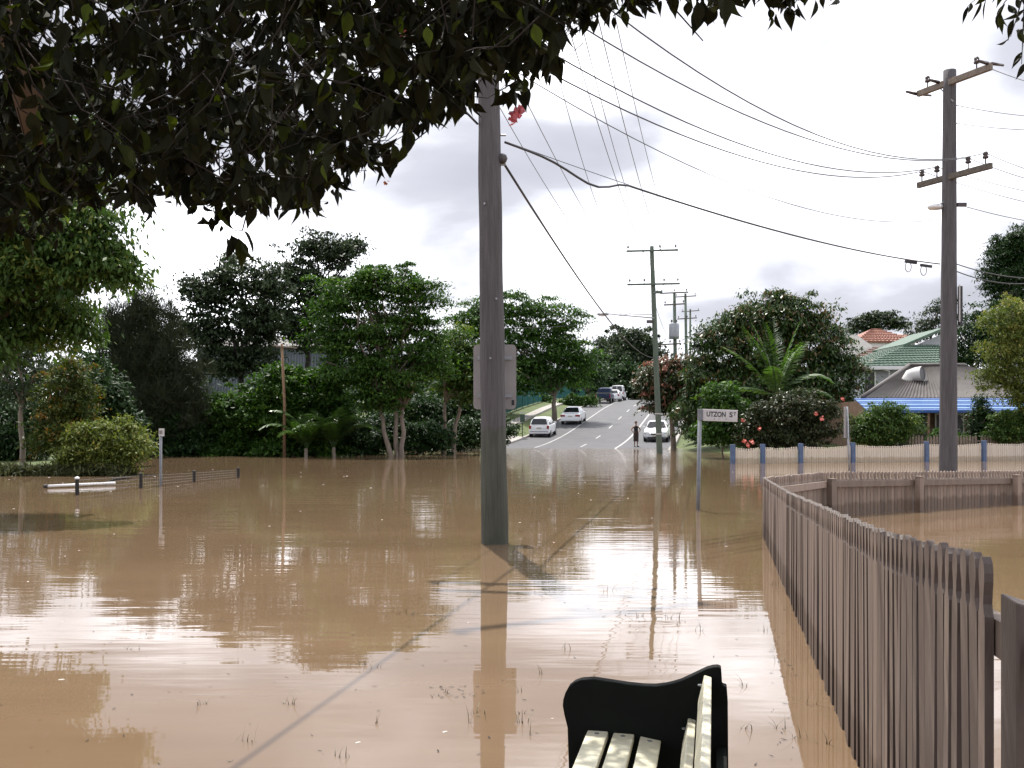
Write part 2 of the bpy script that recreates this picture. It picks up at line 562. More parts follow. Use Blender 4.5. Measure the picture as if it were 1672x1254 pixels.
# leaf materials
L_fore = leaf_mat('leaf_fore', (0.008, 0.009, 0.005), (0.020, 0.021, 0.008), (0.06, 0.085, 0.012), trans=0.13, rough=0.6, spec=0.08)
L_bright = leaf_mat('leaf_bright', (0.030, 0.062, 0.014), (0.075, 0.135, 0.030), (0.16, 0.19, 0.04), trans=0.32)
L_mid = leaf_mat('leaf_mid', (0.020, 0.054, 0.009), (0.058, 0.125, 0.020), (0.10, 0.18, 0.03), trans=0.32)
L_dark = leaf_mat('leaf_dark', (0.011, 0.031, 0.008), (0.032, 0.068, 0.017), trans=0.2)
L_cas = leaf_mat('needle_grey_green', (0.020, 0.030, 0.014), (0.046, 0.058, 0.026), trans=0.15)
L_euc = leaf_mat('leaf_olive', (0.017, 0.032, 0.014), (0.050, 0.074, 0.030), trans=0.22)
L_yel = leaf_mat('leaf_yellow_green', (0.055, 0.085, 0.016), (0.15, 0.18, 0.04), (0.24, 0.22, 0.06), trans=0.3)
L_oran = leaf_mat('leaf_orange_tip', (0.03, 0.055, 0.012), (0.075, 0.10, 0.018), (0.18, 0.10, 0.02), trans=0.28)
L_lilly = leaf_mat('leaf_glossy_red_tip', (0.017, 0.045, 0.010), (0.056, 0.100, 0.022), (0.14, 0.085, 0.04), trans=0.22, rough=0.35, spec=0.4)
L_pinkt = leaf_mat('leaf_pink_tip', (0.022, 0.042, 0.014), (0.065, 0.080, 0.028), (0.27, 0.12, 0.085), trans=0.22, rough=0.35, spec=0.4)
L_plum = leaf_mat('leaf_plum', (0.018, 0.030, 0.012), (0.050, 0.062, 0.024), (0.09, 0.07, 0.05), trans=0.2, rough=0.35)
L_palm = leaf_mat('palm_leaf', (0.036, 0.080, 0.015), (0.090, 0.165, 0.034), trans=0.3, rough=0.35, spec=0.6)
L_weed = leaf_mat('weed', (0.03, 0.04, 0.015), (0.08, 0.09, 0.035), (0.16, 0.15, 0.07), trans=0.2)
M_flower = mat('pink_flower', (0.85, 0.22, 0.30), 0.6, var=0.3, scale=20)
M_flower2 = mat('red_flower', (0.60, 0.16, 0.13), 0.6, var=0.3, scale=20)


# ------------------------------------------------------------------ foliage
def leaf_mesh(name, C, A, N, L, Wd, T):
    """C centres, A long axes, N rough normals, L lengths, Wd widths, T tints -> folded diamond leaves"""
    A = A / (np.linalg.norm(A, axis=1, keepdims=True) + 1e-9)
    S = np.cross(A, N); S /= (np.linalg.norm(S, axis=1, keepdims=True) + 1e-9)
    U = np.cross(S, A)
    n = len(C)
    L = L[:, None]; Wd = Wd[:, None]
    V = np.empty((n, 4, 3))
    V[:, 0] = C - A * L * .5
    V[:, 1] = C + S * Wd * .5 - A * L * .08 - U * Wd * .16
    V[:, 2] = C + A * L * .5 - U * L * .10
    V[:, 3] = C - S * Wd * .5 - A * L * .08 - U * Wd * .16
    V = V.reshape(-1, 3)
    idx = (np.arange(n)[:, None] * 4 + np.array([0, 1, 2, 0, 2, 3])[None]).reshape(-1)
    me = bpy.data.meshes.new(name)
    me.vertices.add(n * 4)
    me.vertices.foreach_set('co', V.astype(np.float32).reshape(-1))
    me.loops.add(n * 6)
    me.loops.foreach_set('vertex_index', idx.astype(np.int32))
    me.polygons.add(n * 2)
    me.polygons.foreach_set('loop_start', np.arange(0, n * 6, 3, dtype=np.int32))
    me.update(calc_edges=True)
    at_ = me.attributes.new('tint', 'FLOAT', 'POINT')
    at_.data.foreach_set('value', np.repeat(T, 4).astype(np.float32))
    me.validate()
    return me


def unit(n):
    d = RNG.normal(size=(n, 3))
    return d / (np.linalg.norm(d, axis=1, keepdims=True) + 1e-9)


def blob_leaves(blobs, density, L, W, clump=0.55, cl_flat=0.7, droop=0.3, hollow=0.45, per=60, up=1.0, rand=0.8, tintup=0.0):
    """blobs: (centre, (rx, ry, rz)). Leaves gather in clumps over each blob's outer volume."""
    out = [[], [], [], [], [], []]
    for c, r in blobs:
        c = np.array(c); r = np.array(r)
        area = 4 * math.pi * ((r[0] * r[1]) ** 1.6 / 3 + (r[0] * r[2]) ** 1.6 / 3 + (r[1] * r[2]) ** 1.6 / 3) ** (1 / 1.6)
        ncl = max(6, int(area * density / (clump * clump)))
        d = unit(ncl)
        rad = hollow + (1 - hollow) * RNG.random(ncl) ** 0.6
        ph = RNG.uniform(0, 6.28, 6)
        lump = (np.sin(3.1 * d[:, 0] + 2.3 * d[:, 2] + ph[0]) + np.sin(4.3 * d[:, 1] - 3.7 * d[:, 2] + ph[1]) + np.sin(5.9 * d[:, 0] - 4.1 * d[:, 1] + ph[2])) / 3
        rad *= RNG.uniform(0.80, 1.14, ncl) * (1 + 0.34 * lump)
        shoot = RNG.random(ncl) < 0.12
        rad = np.where(shoot, rad * RNG.uniform(1.08, 1.3, ncl), rad)
        cc = c + d * rad[:, None] * r
        cs_ = clump * RNG.uniform(0.55, 1.45, ncl) * np.where(shoot, 0.55, 1.0)
        ct = np.clip(RNG.normal(0.5, 0.18, ncl), 0, 1)
        n = ncl * per
        pick = np.repeat(np.arange(ncl), per)
        off = RNG.normal(size=(n, 3)) * 0.5
        dome = np.abs(RNG.normal(size=n)) * 0.28 - 0.45 * (off[:, 0] ** 2 + off[:, 1] ** 2)
        off[:, 2] = off[:, 2] * 0.45 + dome * 0.9
        off[:, 2] *= cl_flat
        pos = cc[pick] + off * cs_[pick][:, None]
        ax = unit(n) * rand + off * 0.7 + np.array([0, 0, -droop])
        nm = unit(n) * 0.7 + d[pick] * 0.35 + np.array([0, 0, up])
        sc = RNG.uniform(0.65, 1.3, n)
        tint = np.clip(ct[pick] + RNG.normal(0, 0.2, n) + tintup * (rad[pick] - 0.75), 0, 1)
        for q, a in zip(out, (pos, ax, nm, L * sc, W * sc, tint)):
            q.append(a)
    return [np.concatenate(q) for q in out]


def limb_pts(a, b, n=4, wob=0.08):
    a, b = Vector(a), Vector(b)
    L = (b - a).length
    pts = []
    for i in range(n + 1):
        t = i / n
        p = a.lerp(b, t)
        p.z += math.sin(t * math.pi) * L * 0.08
        if 0 < i < n:
            p += Vector((random.uniform(-1, 1), random.uniform(-1, 1), random.uniform(-.6, .6))) * L * wob
        pts.append(p)
    return pts


def pxblobs(D, lst, depth=0.85):
    """(x, y, rx, ry[, dD]) in photo pixels at distance D -> world blobs"""
    o = []
    for q in lst:
        d = D + (q[4] if len(q) > 4 else 0)
        c = at(q[0], q[1], d)
        rx, rz = q[2] / F * d, q[3] / F * d
        o.append(((c.x, c.y, c.z), (rx, max(0.35, (rx + rz) / 2 * depth), rz)))
    return o


def plant(name, label, cat, base, blobs, lm, L, W, density=1.0, trunks=None, bark=None, r0=0.16, group=None, fork=0.35, limbs=True, crown='crown', **kw):
    """a tree or shrub: tapered trunk(s) with limbs reaching into the crown, crown of separate leaves"""
    base = Vector(base)
    root = thing(name, label, cat, base, group=group)
    data = blob_leaves(blobs, density, L, W, **kw)
    cr_ = finish(crown, leaf_mesh(crown, *data), lm, root)
    cr_['kind'] = 'stuff'
    mb = MB()
    cen = sum((Vector(c) for c, r in blobs), Vector()) / len(blobs)
    low = min(c[2] - r[2] for c, r in blobs)
    for (ox, oy, lx, lz) in (trunks or [(0, 0, 0, 0)]):
        b0 = base + Vector((ox, oy, -0.7 if base.z < 0.6 else -0.3))
        hf = max(base.z + 0.3, low + (cen.z - low) * fork)
        f0 = Vector((base.x + ox + lx + (cen.x - base.x) * 0.35, base.y + oy + (cen.y - base.y) * .35, hf + lz))
        pts = limb_pts(b0, f0, 5, 0.025)
        mb.tube(pts, [r0 * (1 - 0.09 * i) for i in range(len(pts))], 9)
        if limbs:
            for c, r in blobs:
                e_ = Vector(c) + Vector((random.uniform(-.3, .3) * r[0], random.uniform(-.3, .3) * r[1], r[2] * 0.35))
                q = limb_pts(f0 - Vector((0, 0, 0.1)), e_, 4, 0.07)
                mb.tube(q, [r0 * .5, r0 * .4, r0 * .3, r0 * .2, r0 * .08], 6)
                for _ in range(3):
                    d = Vector(unit(1)[0]); d.z = abs(d.z) * .7
                    e2 = Vector(c) + Vector((d.x * r[0], d.y * r[1], d.z * r[2])) * .85
                    q2 = limb_pts(q[2], e2, 3, 0.08)
                    mb.tube(q2, [r0 * .22, r0 * .16, r0 * .1, r0 * .04], 5)
    mb.build('trunk', bark or M_bark, root, smooth=True)
    return root




# ================================================================== large structures: houses
M_wallb = mat('weatherboard_grey', (0.36, 0.38, 0.41), 0.7, var=0.12, scale=2)
M_wallt = mat('brick_tan', (0.20, 0.13, 0.09), 0.8, var=0.25, scale=6)
M_wallw = mat('render_white', (0.62, 0.60, 0.58), 0.8, var=0.08, scale=1)
M_tileg = mat('roof_tile_green', (0.045, 0.085, 0.06), 0.6, color2=(0.095, 0.15, 0.11), scale=5)
M_tiler = mat('roof_tile_red', (0.21, 0.085, 0.06), 0.75, color2=(0.32, 0.16, 0.12), scale=4)
M_tileb = mat('roof_tile_brown', (0.20, 0.13, 0.11), 0.75, color2=(0.30, 0.22, 0.19), scale=4)
M_iron = mat('grey_iron_roof', (0.075, 0.066, 0.063), 0.6, color2=(0.125, 0.112, 0.106), scale=1.5)
M_awn = mat('blue_awning', (0.035, 0.10, 0.30), 0.35, var=0.15, scale=3)
M_awnl = mat('pale_blue_awning', (0.20, 0.32, 0.54), 0.35, var=0.12, scale=3)
M_dark = mat('dark_opening', (0.012, 0.012, 0.014), 0.4)
M_guttr = mat('white_gutter', (0.70, 0.70, 0.70), 0.4)
M_shed = mat('shed_iron', (0.15, 0.17, 0.20), 0.55, var=0.15, scale=1)


def slope_pieces(quad, nu, nv, kind, thick=0.04):
    """roof face from 4 corners (eave a, eave b, ridge b, ridge a); real tiles or corrugations as geometry"""
    a, b_, c, d = [Vector(q) for q in quad]
    nrm = (b_ - a).cross(d - a).normalized()
    if nrm.z < 0:
        nrm = -nrm
    mb = MB()
    def pt(u, v):
        return (a.lerp(b_, u)).lerp(d.lerp(c, u), v)
    if kind == 'tiles':
        for j in range(nv):
            for i in range(nu):
                u0, u1, v0, v1 = i / nu, (i + 0.93) / nu, j / nv, (j + 1.12) / nv
                lo = nrm * thick
                p = [pt(u0, v0) + lo, pt((u0 + u1) / 2, v0) + lo * 1.9, pt(u1, v0) + lo, pt(u1, min(v1, 1)) + nrm * .004, pt((u0 + u1) / 2, min(v1, 1)) + nrm * .02, pt(u0, min(v1, 1)) + nrm * .004]
                q = [pt(u0, v0), pt(u1, v0)]
                mb.add(p + q, [(0, 1, 4, 5), (1, 2, 3, 4), (6, 0, 5), (0, 6, 7, 2, 1), (7, 3, 2)])
    else:
        n = nu * 4
        for i in range(n):
            h0, h1 = (math.cos(i / 4 * 2 * math.pi)) * thick * .5, (math.cos((i + 1) / 4 * 2 * math.pi)) * thick * .5
            u0, u1 = i / n, (i + 1) / n
            mb.add([pt(u0, 0) + nrm * h0, pt(u1, 0) + nrm * h1, pt(u1, 1) + nrm * h1, pt(u0, 1) + nrm * h0], [(0, 1, 2, 3)])
    return mb


def quadmb(q, t=0.05):
    """thin slab from a quad"""
    a = [Vector(p) for p in q]
    n = (a[1] - a[0]).cross(a[-1] - a[0]).normalized() * t
    m_ = len(a)
    return MB().add(a + [p - n for p in a], [tuple(range(m_)), tuple(range(2 * m_ - 1, m_ - 1, -1))] + [(i, (i + 1) % m_, (i + 1) % m_ + m_, i + m_) for i in range(m_)])


# --- low house with the blue awning
D0 = 51.0
hb = thing('low_house', 'low house with grey corrugated roof and striped blue awning behind cream fence', 'house', (22, 54, 0.3))
eL, eR = at(1408, 650, 51.5), at(1790, 650, 51.5)
ez = eL.z
rL, rR = Vector((eL.x + 4.4, 56.6, at(1535, 598, 56.6).z)), Vector((eR.x - 4.4, 56.6, at(1535, 598, 56.6).z))
bL, bR = Vector((rL.x - .4, 61.5, ez)), Vector((eR.x, 61.5, ez))
rf = slope_pieces([eL, eR, rR, rL], 62, 1, 'corr', 0.10).build('roof', M_iron, hb)
slope_pieces([bL, eL, rL, rL + Vector((0, .01, 0))], 40, 1, 'corr', 0.10).build('roof', M_iron, hb)
slope_pieces([bR, bL, rL, rR], 40, 1, 'corr', 0.08).build('roof', M_iron, hb)
mb = MB(); mb.tube([eL + Vector((0, 0, .06)), rL + Vector((0, 0, .08))], .10, 8); mb.tube([rL + Vector((0, 0, .08)), rR + Vector((0, 0, .08))], .10, 8)
mb.build('ridge_cap', M_iron, rf, smooth=True)
MB().box((eL.x + 8.8, 51.42, ez - .07), (17.6, .14, .16)).build('gutter', mat('blue_gutter', (0.02, 0.045, 0.16), .4), hb)
# walls
xw0, xw1 = eL.x + .6, eR.x - .6
MB().box(((xw0 + xw1) / 2, 56.8, ez / 2 - .3), (xw1 - xw0, 8.6, ez + .4)).build('wall', M_wallt, hb)
for (xa, xb, za, zb) in ((20.0, 21.6, .2, 2.2), (21.95, 23.4, .5, 2.1), (24.1, 26.0, .4, 2.1), (27, 28.5, .5, 2.1)):
    w_ = MB().box(((xa + xb) / 2, 52.46, (za + zb) / 2), (xb - xa, .12, zb - za)).build('window', M_dark, hb)
    fr = MB()
    for xx in (xa, (xa + xb) / 2, xb):
        fr.box((xx, 52.37, (za + zb) / 2), (.06, .06, zb - za))
    fr.box(((xa + xb) / 2, 52.37, zb), (xb - xa + .06, .062, .06)).box(((xa + xb) / 2, 52.37, za), (xb - xa + .06, .062, .06))
    fr.build('frame', M_guttr, w_)
# awning: overlapping horizontal metal boards, then posts
aT, aB = at(1440, 652, 51.3), at(1440, 672, 49.4)
n_b = 7
for i in range(n_b):
    z0 = aT.z + (aB.z - aT.z) * i / n_b; z1 = aT.z + (aB.z - aT.z) * (i + 1) / n_b
    y0 = aT.y + (aB.y - aT.y) * i / n_b; y1 = aT.y + (aB.y - aT.y) * (i + 1) / n_b
    x0 = 17.6 - .25 + .12 * i * 0; x1 = 33
    quadmb([(x0, y0, z0 + .02), (x1, y0, z0 + .02), (x1, y1 - .02, z1 + .045), (x0, y1 - .02, z1 + .045)], .03).build('awning_board', M_awnl if i % 2 else M_awn, hb)
MB().box((25, aB.y - .03, aB.z + .0), (15.6, .05, .12)).build('awning_trim', M_awn, hb)
for xx in (17.7, 20.4, 23.7, 26.9):
    MB().box((xx, aB.y + .1, aB.z / 2 - .2), (.09, .09, aB.z + .4)).build('awning_post', M_wallt, hb)
# curved ventilation cowl on the roof's left hip
c0 = at(1480, 630, 54.5); c1 = at(1484, 614, 54.5)
mb = MB(); mb.tube([c0 + Vector((0, 0, -.8)), c0, c0 + Vector((.03, 0, .22)), c1 + Vector((.10, -.05, .0)), c1 + Vector((.28, -.22, .05)), c1 + Vector((.56, -.52, .10))], [.30, .30, .33, .38, .40, .41], 16, caps=False)
vt = mb.build('roof_vent', M_wallw, hb, smooth=True)
MB().tube([c1 + Vector((.40, -.36, .07)), c1 + Vector((.52, -.48, .09))], [.38, .38], 16).build('vent_mouth', M_dark, vt)

# --- two storey house with green tiles
hg = thing('green_roof_house', 'two storey grey house with green tiled roof and white gutter', 'house', (24, 66, 1.2))
gE0, gE1 = at(1408, 599, 64.0), at(1534, 596, 64.0)
gR0, gR1 = at(1482, 563, 68.0), at(1534, 563, 68.0)
tl = slope_pieces([gE0, gE1, gR1, gR0], 16, 9, 'tiles', .06).build('roof_tiles', M_tileg, hg); tl['kind'] = 'stuff'
quadmb([gE0, gE1, gR1, gR0], .08).build('roof', M_tileg, hg)
gB0 = Vector((gE0.x, 76, gE0.z)); gR0b = Vector((gR0.x, 72, gR0.z))
quadmb([gB0, gE0, gR0, gR0b], .08).build('roof', M_tileg, hg)
tl = slope_pieces([gB0, gE0, gR0, gR0b], 18, 9, 'tiles', .06).build('roof_tiles', M_tileg, hg); tl['kind'] = 'stuff'
# upper gable
u0, u1, u2 = at(1478, 566, 67.6), at(1545, 538, 67.6), at(1545, 556, 67.6)
quadmb([u0, u0 + Vector((0, 6, 0)), u1 + Vector((0, 6, 0)), u1], .18).build('gable_roof', M_tileg, hg)
quadmb([at(1492, 565, 68.2), at(1545, 565, 68.2), at(1545, 543, 68.2)], .1).build('gable_wall', M_wallb, hg)
mb = MB(); mb.box(((gE0.x + gE1.x) / 2 - .6, 63.95, gE0.z - .05), (gE1.x - gE0.x - 1.2, .16, .2)); mb.build('gutter', M_guttr, hg)
mb = MB(); mb.tube([at(1430, 600, 63.9), at(1452, 606, 64.2), at(1452, 618, 64.3)], .05, 6); mb.build('downpipe', M_guttr, hg)
wx0, wx1 = at(1412, 600, 64.6).x, at(1540, 600, 64.6).x
for i in range(16):
    zz = gE0.z - .2 - i * .22
    MB().box(((wx0 + wx1) / 2, 66.6, zz - .11), (wx1 - wx0, 4.0 - .012 * (i % 2), .215)).build('weatherboard', M_wallb, hg)
MB().box(((wx0 + wx1) / 2, 66.62, gE0.z / 2), (wx1 - wx0 - .06, 3.9, gE0.z - .3)).build('wall', M_wallb, hg)
wa, wb = at(1413, 607, 64.55), at(1427, 650, 64.55)
d_ = MB().box(((wa.x + wb.x) / 2, 64.55, (wa.z + wb.z) / 2), (wb.x - wa.x, .1, wa.z - wb.z)).build('window', M_dark, hg)
MB().box((wb.x + .05, 64.50, (wa.z + wb.z) / 2), (.09, .1, wa.z - wb.z)).build('frame', M_guttr, d_)
wa, wb = at(1510, 604, 64.55), at(1525, 640, 64.55)
d_ = MB().box(((wa.x + wb.x) / 2, 64.55, (wa.z + wb.z) / 2), (wb.x - wa.x, .1, wa.z - wb.z)).build('window', M_dark, hg)

# --- red tiled house further up
hr = thing('red_roof_house', 'white house with red tiled hip roof standing on the rise behind', 'house', (31, 92, 3.5))
e0, e1 = at(1396, 558, 88), at(1500, 558, 88)
r0_, r1_ = at(1424, 537, 92), at(1432, 537, 92)
quadmb([e0, e1, r1_, r0_], .1).build('roof', M_tiler, hr)
tl = slope_pieces([e0, e1, r1_, r0_], 16, 8, 'tiles', .08).build('roof_tiles', M_tiler, hr); tl['kind'] = 'stuff'
quadmb([Vector((e0.x, 97, e0.z)), e0, r0_, r0_ + Vector((0, .4, 0))], .1).build('roof', M_tiler, hr)
e2, e3 = at(1440, 553, 90), at(1500, 553, 90)
q0, q1 = at(1464, 546, 94), at(1492, 546, 94)
quadmb([e2, e3, q1, q0], .1).build('roof', M_tiler, hr)
MB().box(((e0.x + e1.x) / 2, 92.2, (e0.z + 2.5) / 2), (e1.x - e0.x - .5, 8, e0.z - 2.5)).build('wall', M_wallw, hr)
# white gable in front of it, brown lean-to roof below
hw = thing('white_gable_house', 'white gabled house with brown roof between big tree and green roofed house', 'house', (27, 80, 2.5))
p0, p1, p2, p3 = at(1378, 552, 80), at(1398, 546, 80), at(1442, 577, 80), at(1378, 640, 80)
quadmb([at(1370, 640, 80), at(1442, 640, 80), p2, p1, at(1370, 548, 80)], 4.0).build('wall', M_wallw, hw)
quadmb([at(1384, 588, 76), at(1428, 588, 76), at(1448, 569, 79.5), at(1430, 566, 79.5)], .1).build('roof', M_tileb, hw)
tl = slope_pieces([at(1384, 588, 76), at(1428, 588, 76), at(1448, 569, 79.5), at(1430, 566, 79.5)], 12, 7, 'tiles', .07).build('roof_tiles', M_tileb, hw); tl['kind'] = 'stuff'
MB().box((at(1406, 600, 77).x, 77.5, 4.2), (2.4, 2.5, 4.3)).build('wall', M_wallw, hw)
mb = MB(); mb.tube([at(1458, 575, 79), at(1458, 556, 79)], .03, 5); mb.build('aerial', M_steel, hw)

# --- corrugated shed behind the left trees
sh = thing('iron_shed', 'blue grey corrugated iron shed half hidden behind the left trees', 'shed', (-20, 76, 1.8))
a, b_ = at(322, 640, 72), at(560, 640, 72)
slope_pieces([(a.x, 72, 1.2), (b_.x, 72, 1.2), (b_.x, 72, at(400, 566, 72).z), (a.x, 72, at(400, 566, 72).z)], 52, 1, 'corr', .09).build('wall', M_shed, sh)
quadmb([(a.x - .3, 71.7, at(400, 566, 72).z), (b_.x + .3, 71.7, at(400, 566, 72).z), (b_.x + .3, 80, 8.6), (a.x - .3, 80, 8.6)], .12).build('roof', M_iron, sh)
MB().box(((a.x + b_.x) / 2, 76.2, 3.6), (b_.x - a.x - .4, 8, 5.5)).build('inner_wall', M_shed, sh)


# ================================================================== vegetation
def gpos(x, D):
    X = (x - CX) / F * D
    return Vector((X, D, g(X, D)))


# far wooded skyline closes the view behind everything
def skyline():
    bl = []
    for X in np.arange(-150, 190, 9.0):
        Y = 175 + 22 * math.sin(X * .13) + random.uniform(-8, 8)
        x_px = CX + X / Y * F
        top = np.interp(x_px, [-700, 100, 400, 800, 950, 1100, 1400, 1600, 2400], [7.5, 7.5, 8, 8, 7.5, 6.5, 5.5, 6, 7]) * random.uniform(.8, 1.15)
        bl.append(((X, Y, 4.6 + top * .45), (6.5, 4.0, top * .62)))
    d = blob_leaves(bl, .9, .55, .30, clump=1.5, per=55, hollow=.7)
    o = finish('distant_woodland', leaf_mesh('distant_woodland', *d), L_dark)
    o['kind'] = 'stuff'; o['label'] = 'dark line of distant woodland behind the houses and street'; o['category'] = 'woodland'
skyline()

# dark thicket behind the left waterline, one unbroken mass
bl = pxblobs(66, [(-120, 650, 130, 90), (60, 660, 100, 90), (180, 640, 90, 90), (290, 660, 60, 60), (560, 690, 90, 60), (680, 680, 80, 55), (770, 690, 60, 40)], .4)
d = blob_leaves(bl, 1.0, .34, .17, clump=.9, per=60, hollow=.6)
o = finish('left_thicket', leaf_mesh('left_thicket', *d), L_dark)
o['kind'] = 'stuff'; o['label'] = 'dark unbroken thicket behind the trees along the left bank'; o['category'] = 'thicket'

# --- left bank, from left to right
D = 17.0
plant('overhanging_tree', 'tall bright green tree at left edge leaning over the water', 'tree', (-10.6, 18.5, -.6),
      pxblobs(D, [(10, 300, 120, 80), (60, 420, 110, 70), (-70, 400, 120, 140), (120, 430, 60, 40), (185, 425, 34, 30), (90, 220, 90, 60, 1), (150, 375, 50, 40), (205, 448, 20, 16), (40, 520, 70, 55, 1), (115, 530, 42, 42, 1), (-40, 560, 60, 50), (120, 300, 60, 60, 1)]),
      L_bright, .125, .05, 1.5, r0=.24, clump=.36, per=80, droop=.7, hollow=.3, cl_flat=.8)
D = 33.0
plant('slender_tree', 'thin grey trunked tree with sparse grey green crown at the left bank', 'tree', gpos(36, D),
      pxblobs(D, [(30, 570, 55, 50), (60, 610, 45, 45), (0, 620, 40, 50), (40, 650, 30, 25)]), L_euc, .17, .045, .75, r0=.11, clump=.45, per=42, droop=.6, hollow=.35, fork=.3)
plant('orange_tipped_shrub', 'tall green shrub with orange new tips left of the yellow bush', 'shrub', gpos(108, 32.5),
      pxblobs(32.0, [(110, 640, 40, 50), (95, 700, 45, 60), (125, 690, 35, 50), (110, 610, 25, 30)]), L_oran, .15, .05, 1.1, r0=.06, clump=.38, per=60, droop=.1, tintup=.35)
plant('yellow_green_bush', 'rounded yellow green bush overhanging the waterline at left', 'bush', gpos(165, 31.2),
      pxblobs(30.8, [(145, 715, 35, 32), (185, 722, 42, 38), (215, 728, 28, 36), (130, 745, 40, 28), (175, 752, 50, 24)]), L_yel, .12, .05, 1.3, r0=.05, clump=.30, per=70, hollow=.5)
bl = pxblobs(30.4, [(x, 770, 26, 9) for x in range(-60, 200, 22)])
d = blob_leaves(bl, 1.1, .22, .035, clump=.25, per=60, droop=-.5, rand=.7)
o = finish('waterside_weeds', leaf_mesh('waterside_weeds', *d), L_weed)
o['kind'] = 'stuff'; o['label'] = 'low weeds and grass at the left waterline'; o['category'] = 'weeds'
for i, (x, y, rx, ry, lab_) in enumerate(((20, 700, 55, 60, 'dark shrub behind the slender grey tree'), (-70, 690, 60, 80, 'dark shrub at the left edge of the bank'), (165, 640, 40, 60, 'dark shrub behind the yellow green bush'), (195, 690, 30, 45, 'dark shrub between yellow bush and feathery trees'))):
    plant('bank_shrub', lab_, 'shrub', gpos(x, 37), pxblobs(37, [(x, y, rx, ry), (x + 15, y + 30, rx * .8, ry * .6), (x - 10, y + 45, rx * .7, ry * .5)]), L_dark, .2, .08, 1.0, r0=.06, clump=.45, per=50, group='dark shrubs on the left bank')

D = 50.0
plant('feathery_tree', 'dark feathery casuarina with two wispy tops on the left', 'tree', gpos(235, D),
      pxblobs(D, [(190, 540, 26, 50), (236, 515, 26, 52), (215, 600, 52, 60), (265, 570, 42, 70), (235, 660, 70, 60), (300, 640, 45, 60)]), L_cas, .48, .022, 1.5, bark=M_barkd, r0=.2, clump=.55, cl_flat=1.6, per=70, droop=-.55, hollow=.2, rand=.55, up=0)
D = 58.0
plant('tall_open_tree', 'tall dark open crowned tree with forked trunk before the shed', 'tree', gpos(398, D),
      pxblobs(D, [(335, 480, 46, 36), (385, 455, 46, 40), (330, 540, 55, 38), (410, 520, 55, 42), (365, 590, 60, 30), (440, 470, 40, 36), (425, 580, 30, 26)]), L_euc, .26, .11, 1.25, bark=M_barkd, r0=.26, clump=.6, per=48, hollow=.25, fork=.1, cl_flat=.55)
plant('tall_sparse_tree', 'tallest sparse tree with see through crown left of the dense round tree', 'tree', gpos(492, 62),
      pxblobs(62, [(480, 450, 50, 40), (540, 420, 50, 30), (575, 405, 32, 20), (510, 490, 55, 40), (460, 520, 50, 36), (520, 400, 40, 24), (545, 470, 40, 30), (500, 550, 50, 30)]), L_euc, .26, .11, 1.0, bark=M_barkd, r0=.24, clump=.62, per=44, hollow=.2, fork=.15, cl_flat=.5)

D = 50.5
sp_ = [(300, 700, 44, 42, 'dark green shrub left of the timber post, nearest the small sign'), (355, 690, 50, 48, 'leafy shrub on the waterline behind the small sign'),
       (410, 690, 46, 52, 'broad pale leaved shrub on the waterline left of timber post'), (455, 650, 48, 52, 'tall shrub wrapped round the timber post'),
       (520, 640, 48, 44, 'tall shrub right of the timber post behind the palms'), (250, 715, 36, 32, 'low dark shrub behind the yellow green bush and sign')]
for i, (x, y, rx, ry, lb) in enumerate(sp_):
    plant('waterline_shrub', lb, 'shrub', gpos(x, D + (i % 3) * .8), pxblobs(D + (i % 3) * .8, [(x, y, rx, ry), (x - rx * .5, y + ry * .5, rx * .7, ry * .55), (x + rx * .5, y + ry * .5, rx * .7, ry * .6), (x, 732, rx * .9, 16, -.6), (x + rx * .2, y - ry * .55, rx * .5, ry * .45)]),
          L_mid if i not in (0, 5) else L_dark, .22, .10, 1.5, r0=.07, clump=.5, per=70, droop=-.2, hollow=.5, group='shrubs on the left waterline')

D = 49.3
plant('round_canopy_tree', 'dense round canopied tree with forked pale trunk standing in the water', 'tree', gpos(650, D),
      pxblobs(D, [(560, 485, 52, 34), (628, 468, 62, 32), (686, 486, 38, 28), (545, 545, 46, 36), (612, 535, 62, 40), (684, 545, 44, 36), (575, 600, 62, 34), (650, 605, 62, 36), (705, 590, 32, 30), (620, 650, 56, 22), (600, 450, 40, 18)]),
      L_mid, .20, .085, 1.45, r0=.15, clump=.75, per=105, cl_flat=.42, droop=.1, hollow=.45, fork=.05, trunks=[(-.12, 0, -.55, 0), (.14, .1, .35, 0), (0, .2, .05, .1)])
plant('small_leafy_tree', 'smaller leafy tree just left of the big pole at the water edge', 'tree', gpos(728, 53),
      pxblobs(53, [(760, 590, 40, 36), (735, 615, 36, 26), (790, 610, 44, 36), (745, 560, 34, 30), (770, 640, 34, 20)]), L_bright, .20, .085, 1.4, r0=.14, clump=.6, per=70, cl_flat=.4, fork=.1, trunks=[(-.1, 0, -.3, 0), (.18, 0, .2, 0)])
plant('understorey_shrub', 'low dark shrub beneath the small leafy tree at waterline', 'shrub', gpos(790, 58),
      pxblobs(58, [(770, 705, 50, 22), (810, 700, 40, 22), (740, 715, 34, 20)]), L_dark, .2, .08, 1.2, r0=.05, clump=.4, per=50)
plant('backdrop_bush', 'dark bush on the rise seen between the pale forked trunk and small tree', 'bush', gpos(690, 62),
      pxblobs(62, [(660, 668, 50, 26), (720, 672, 50, 26), (780, 672, 40, 22)]), L_dark, .24, .1, 1.3, r0=.06, clump=.5, per=56)
plant('understorey_shrub', 'low dark shrub filling the gap behind the two palms', 'shrub', gpos(530, 51.5),
      pxblobs(51.5, [(500, 715, 40, 30), (545, 712, 44, 34), (590, 722, 40, 26)]), L_dark, .2, .08, 1.2, r0=.05, clump=.4, per=50)
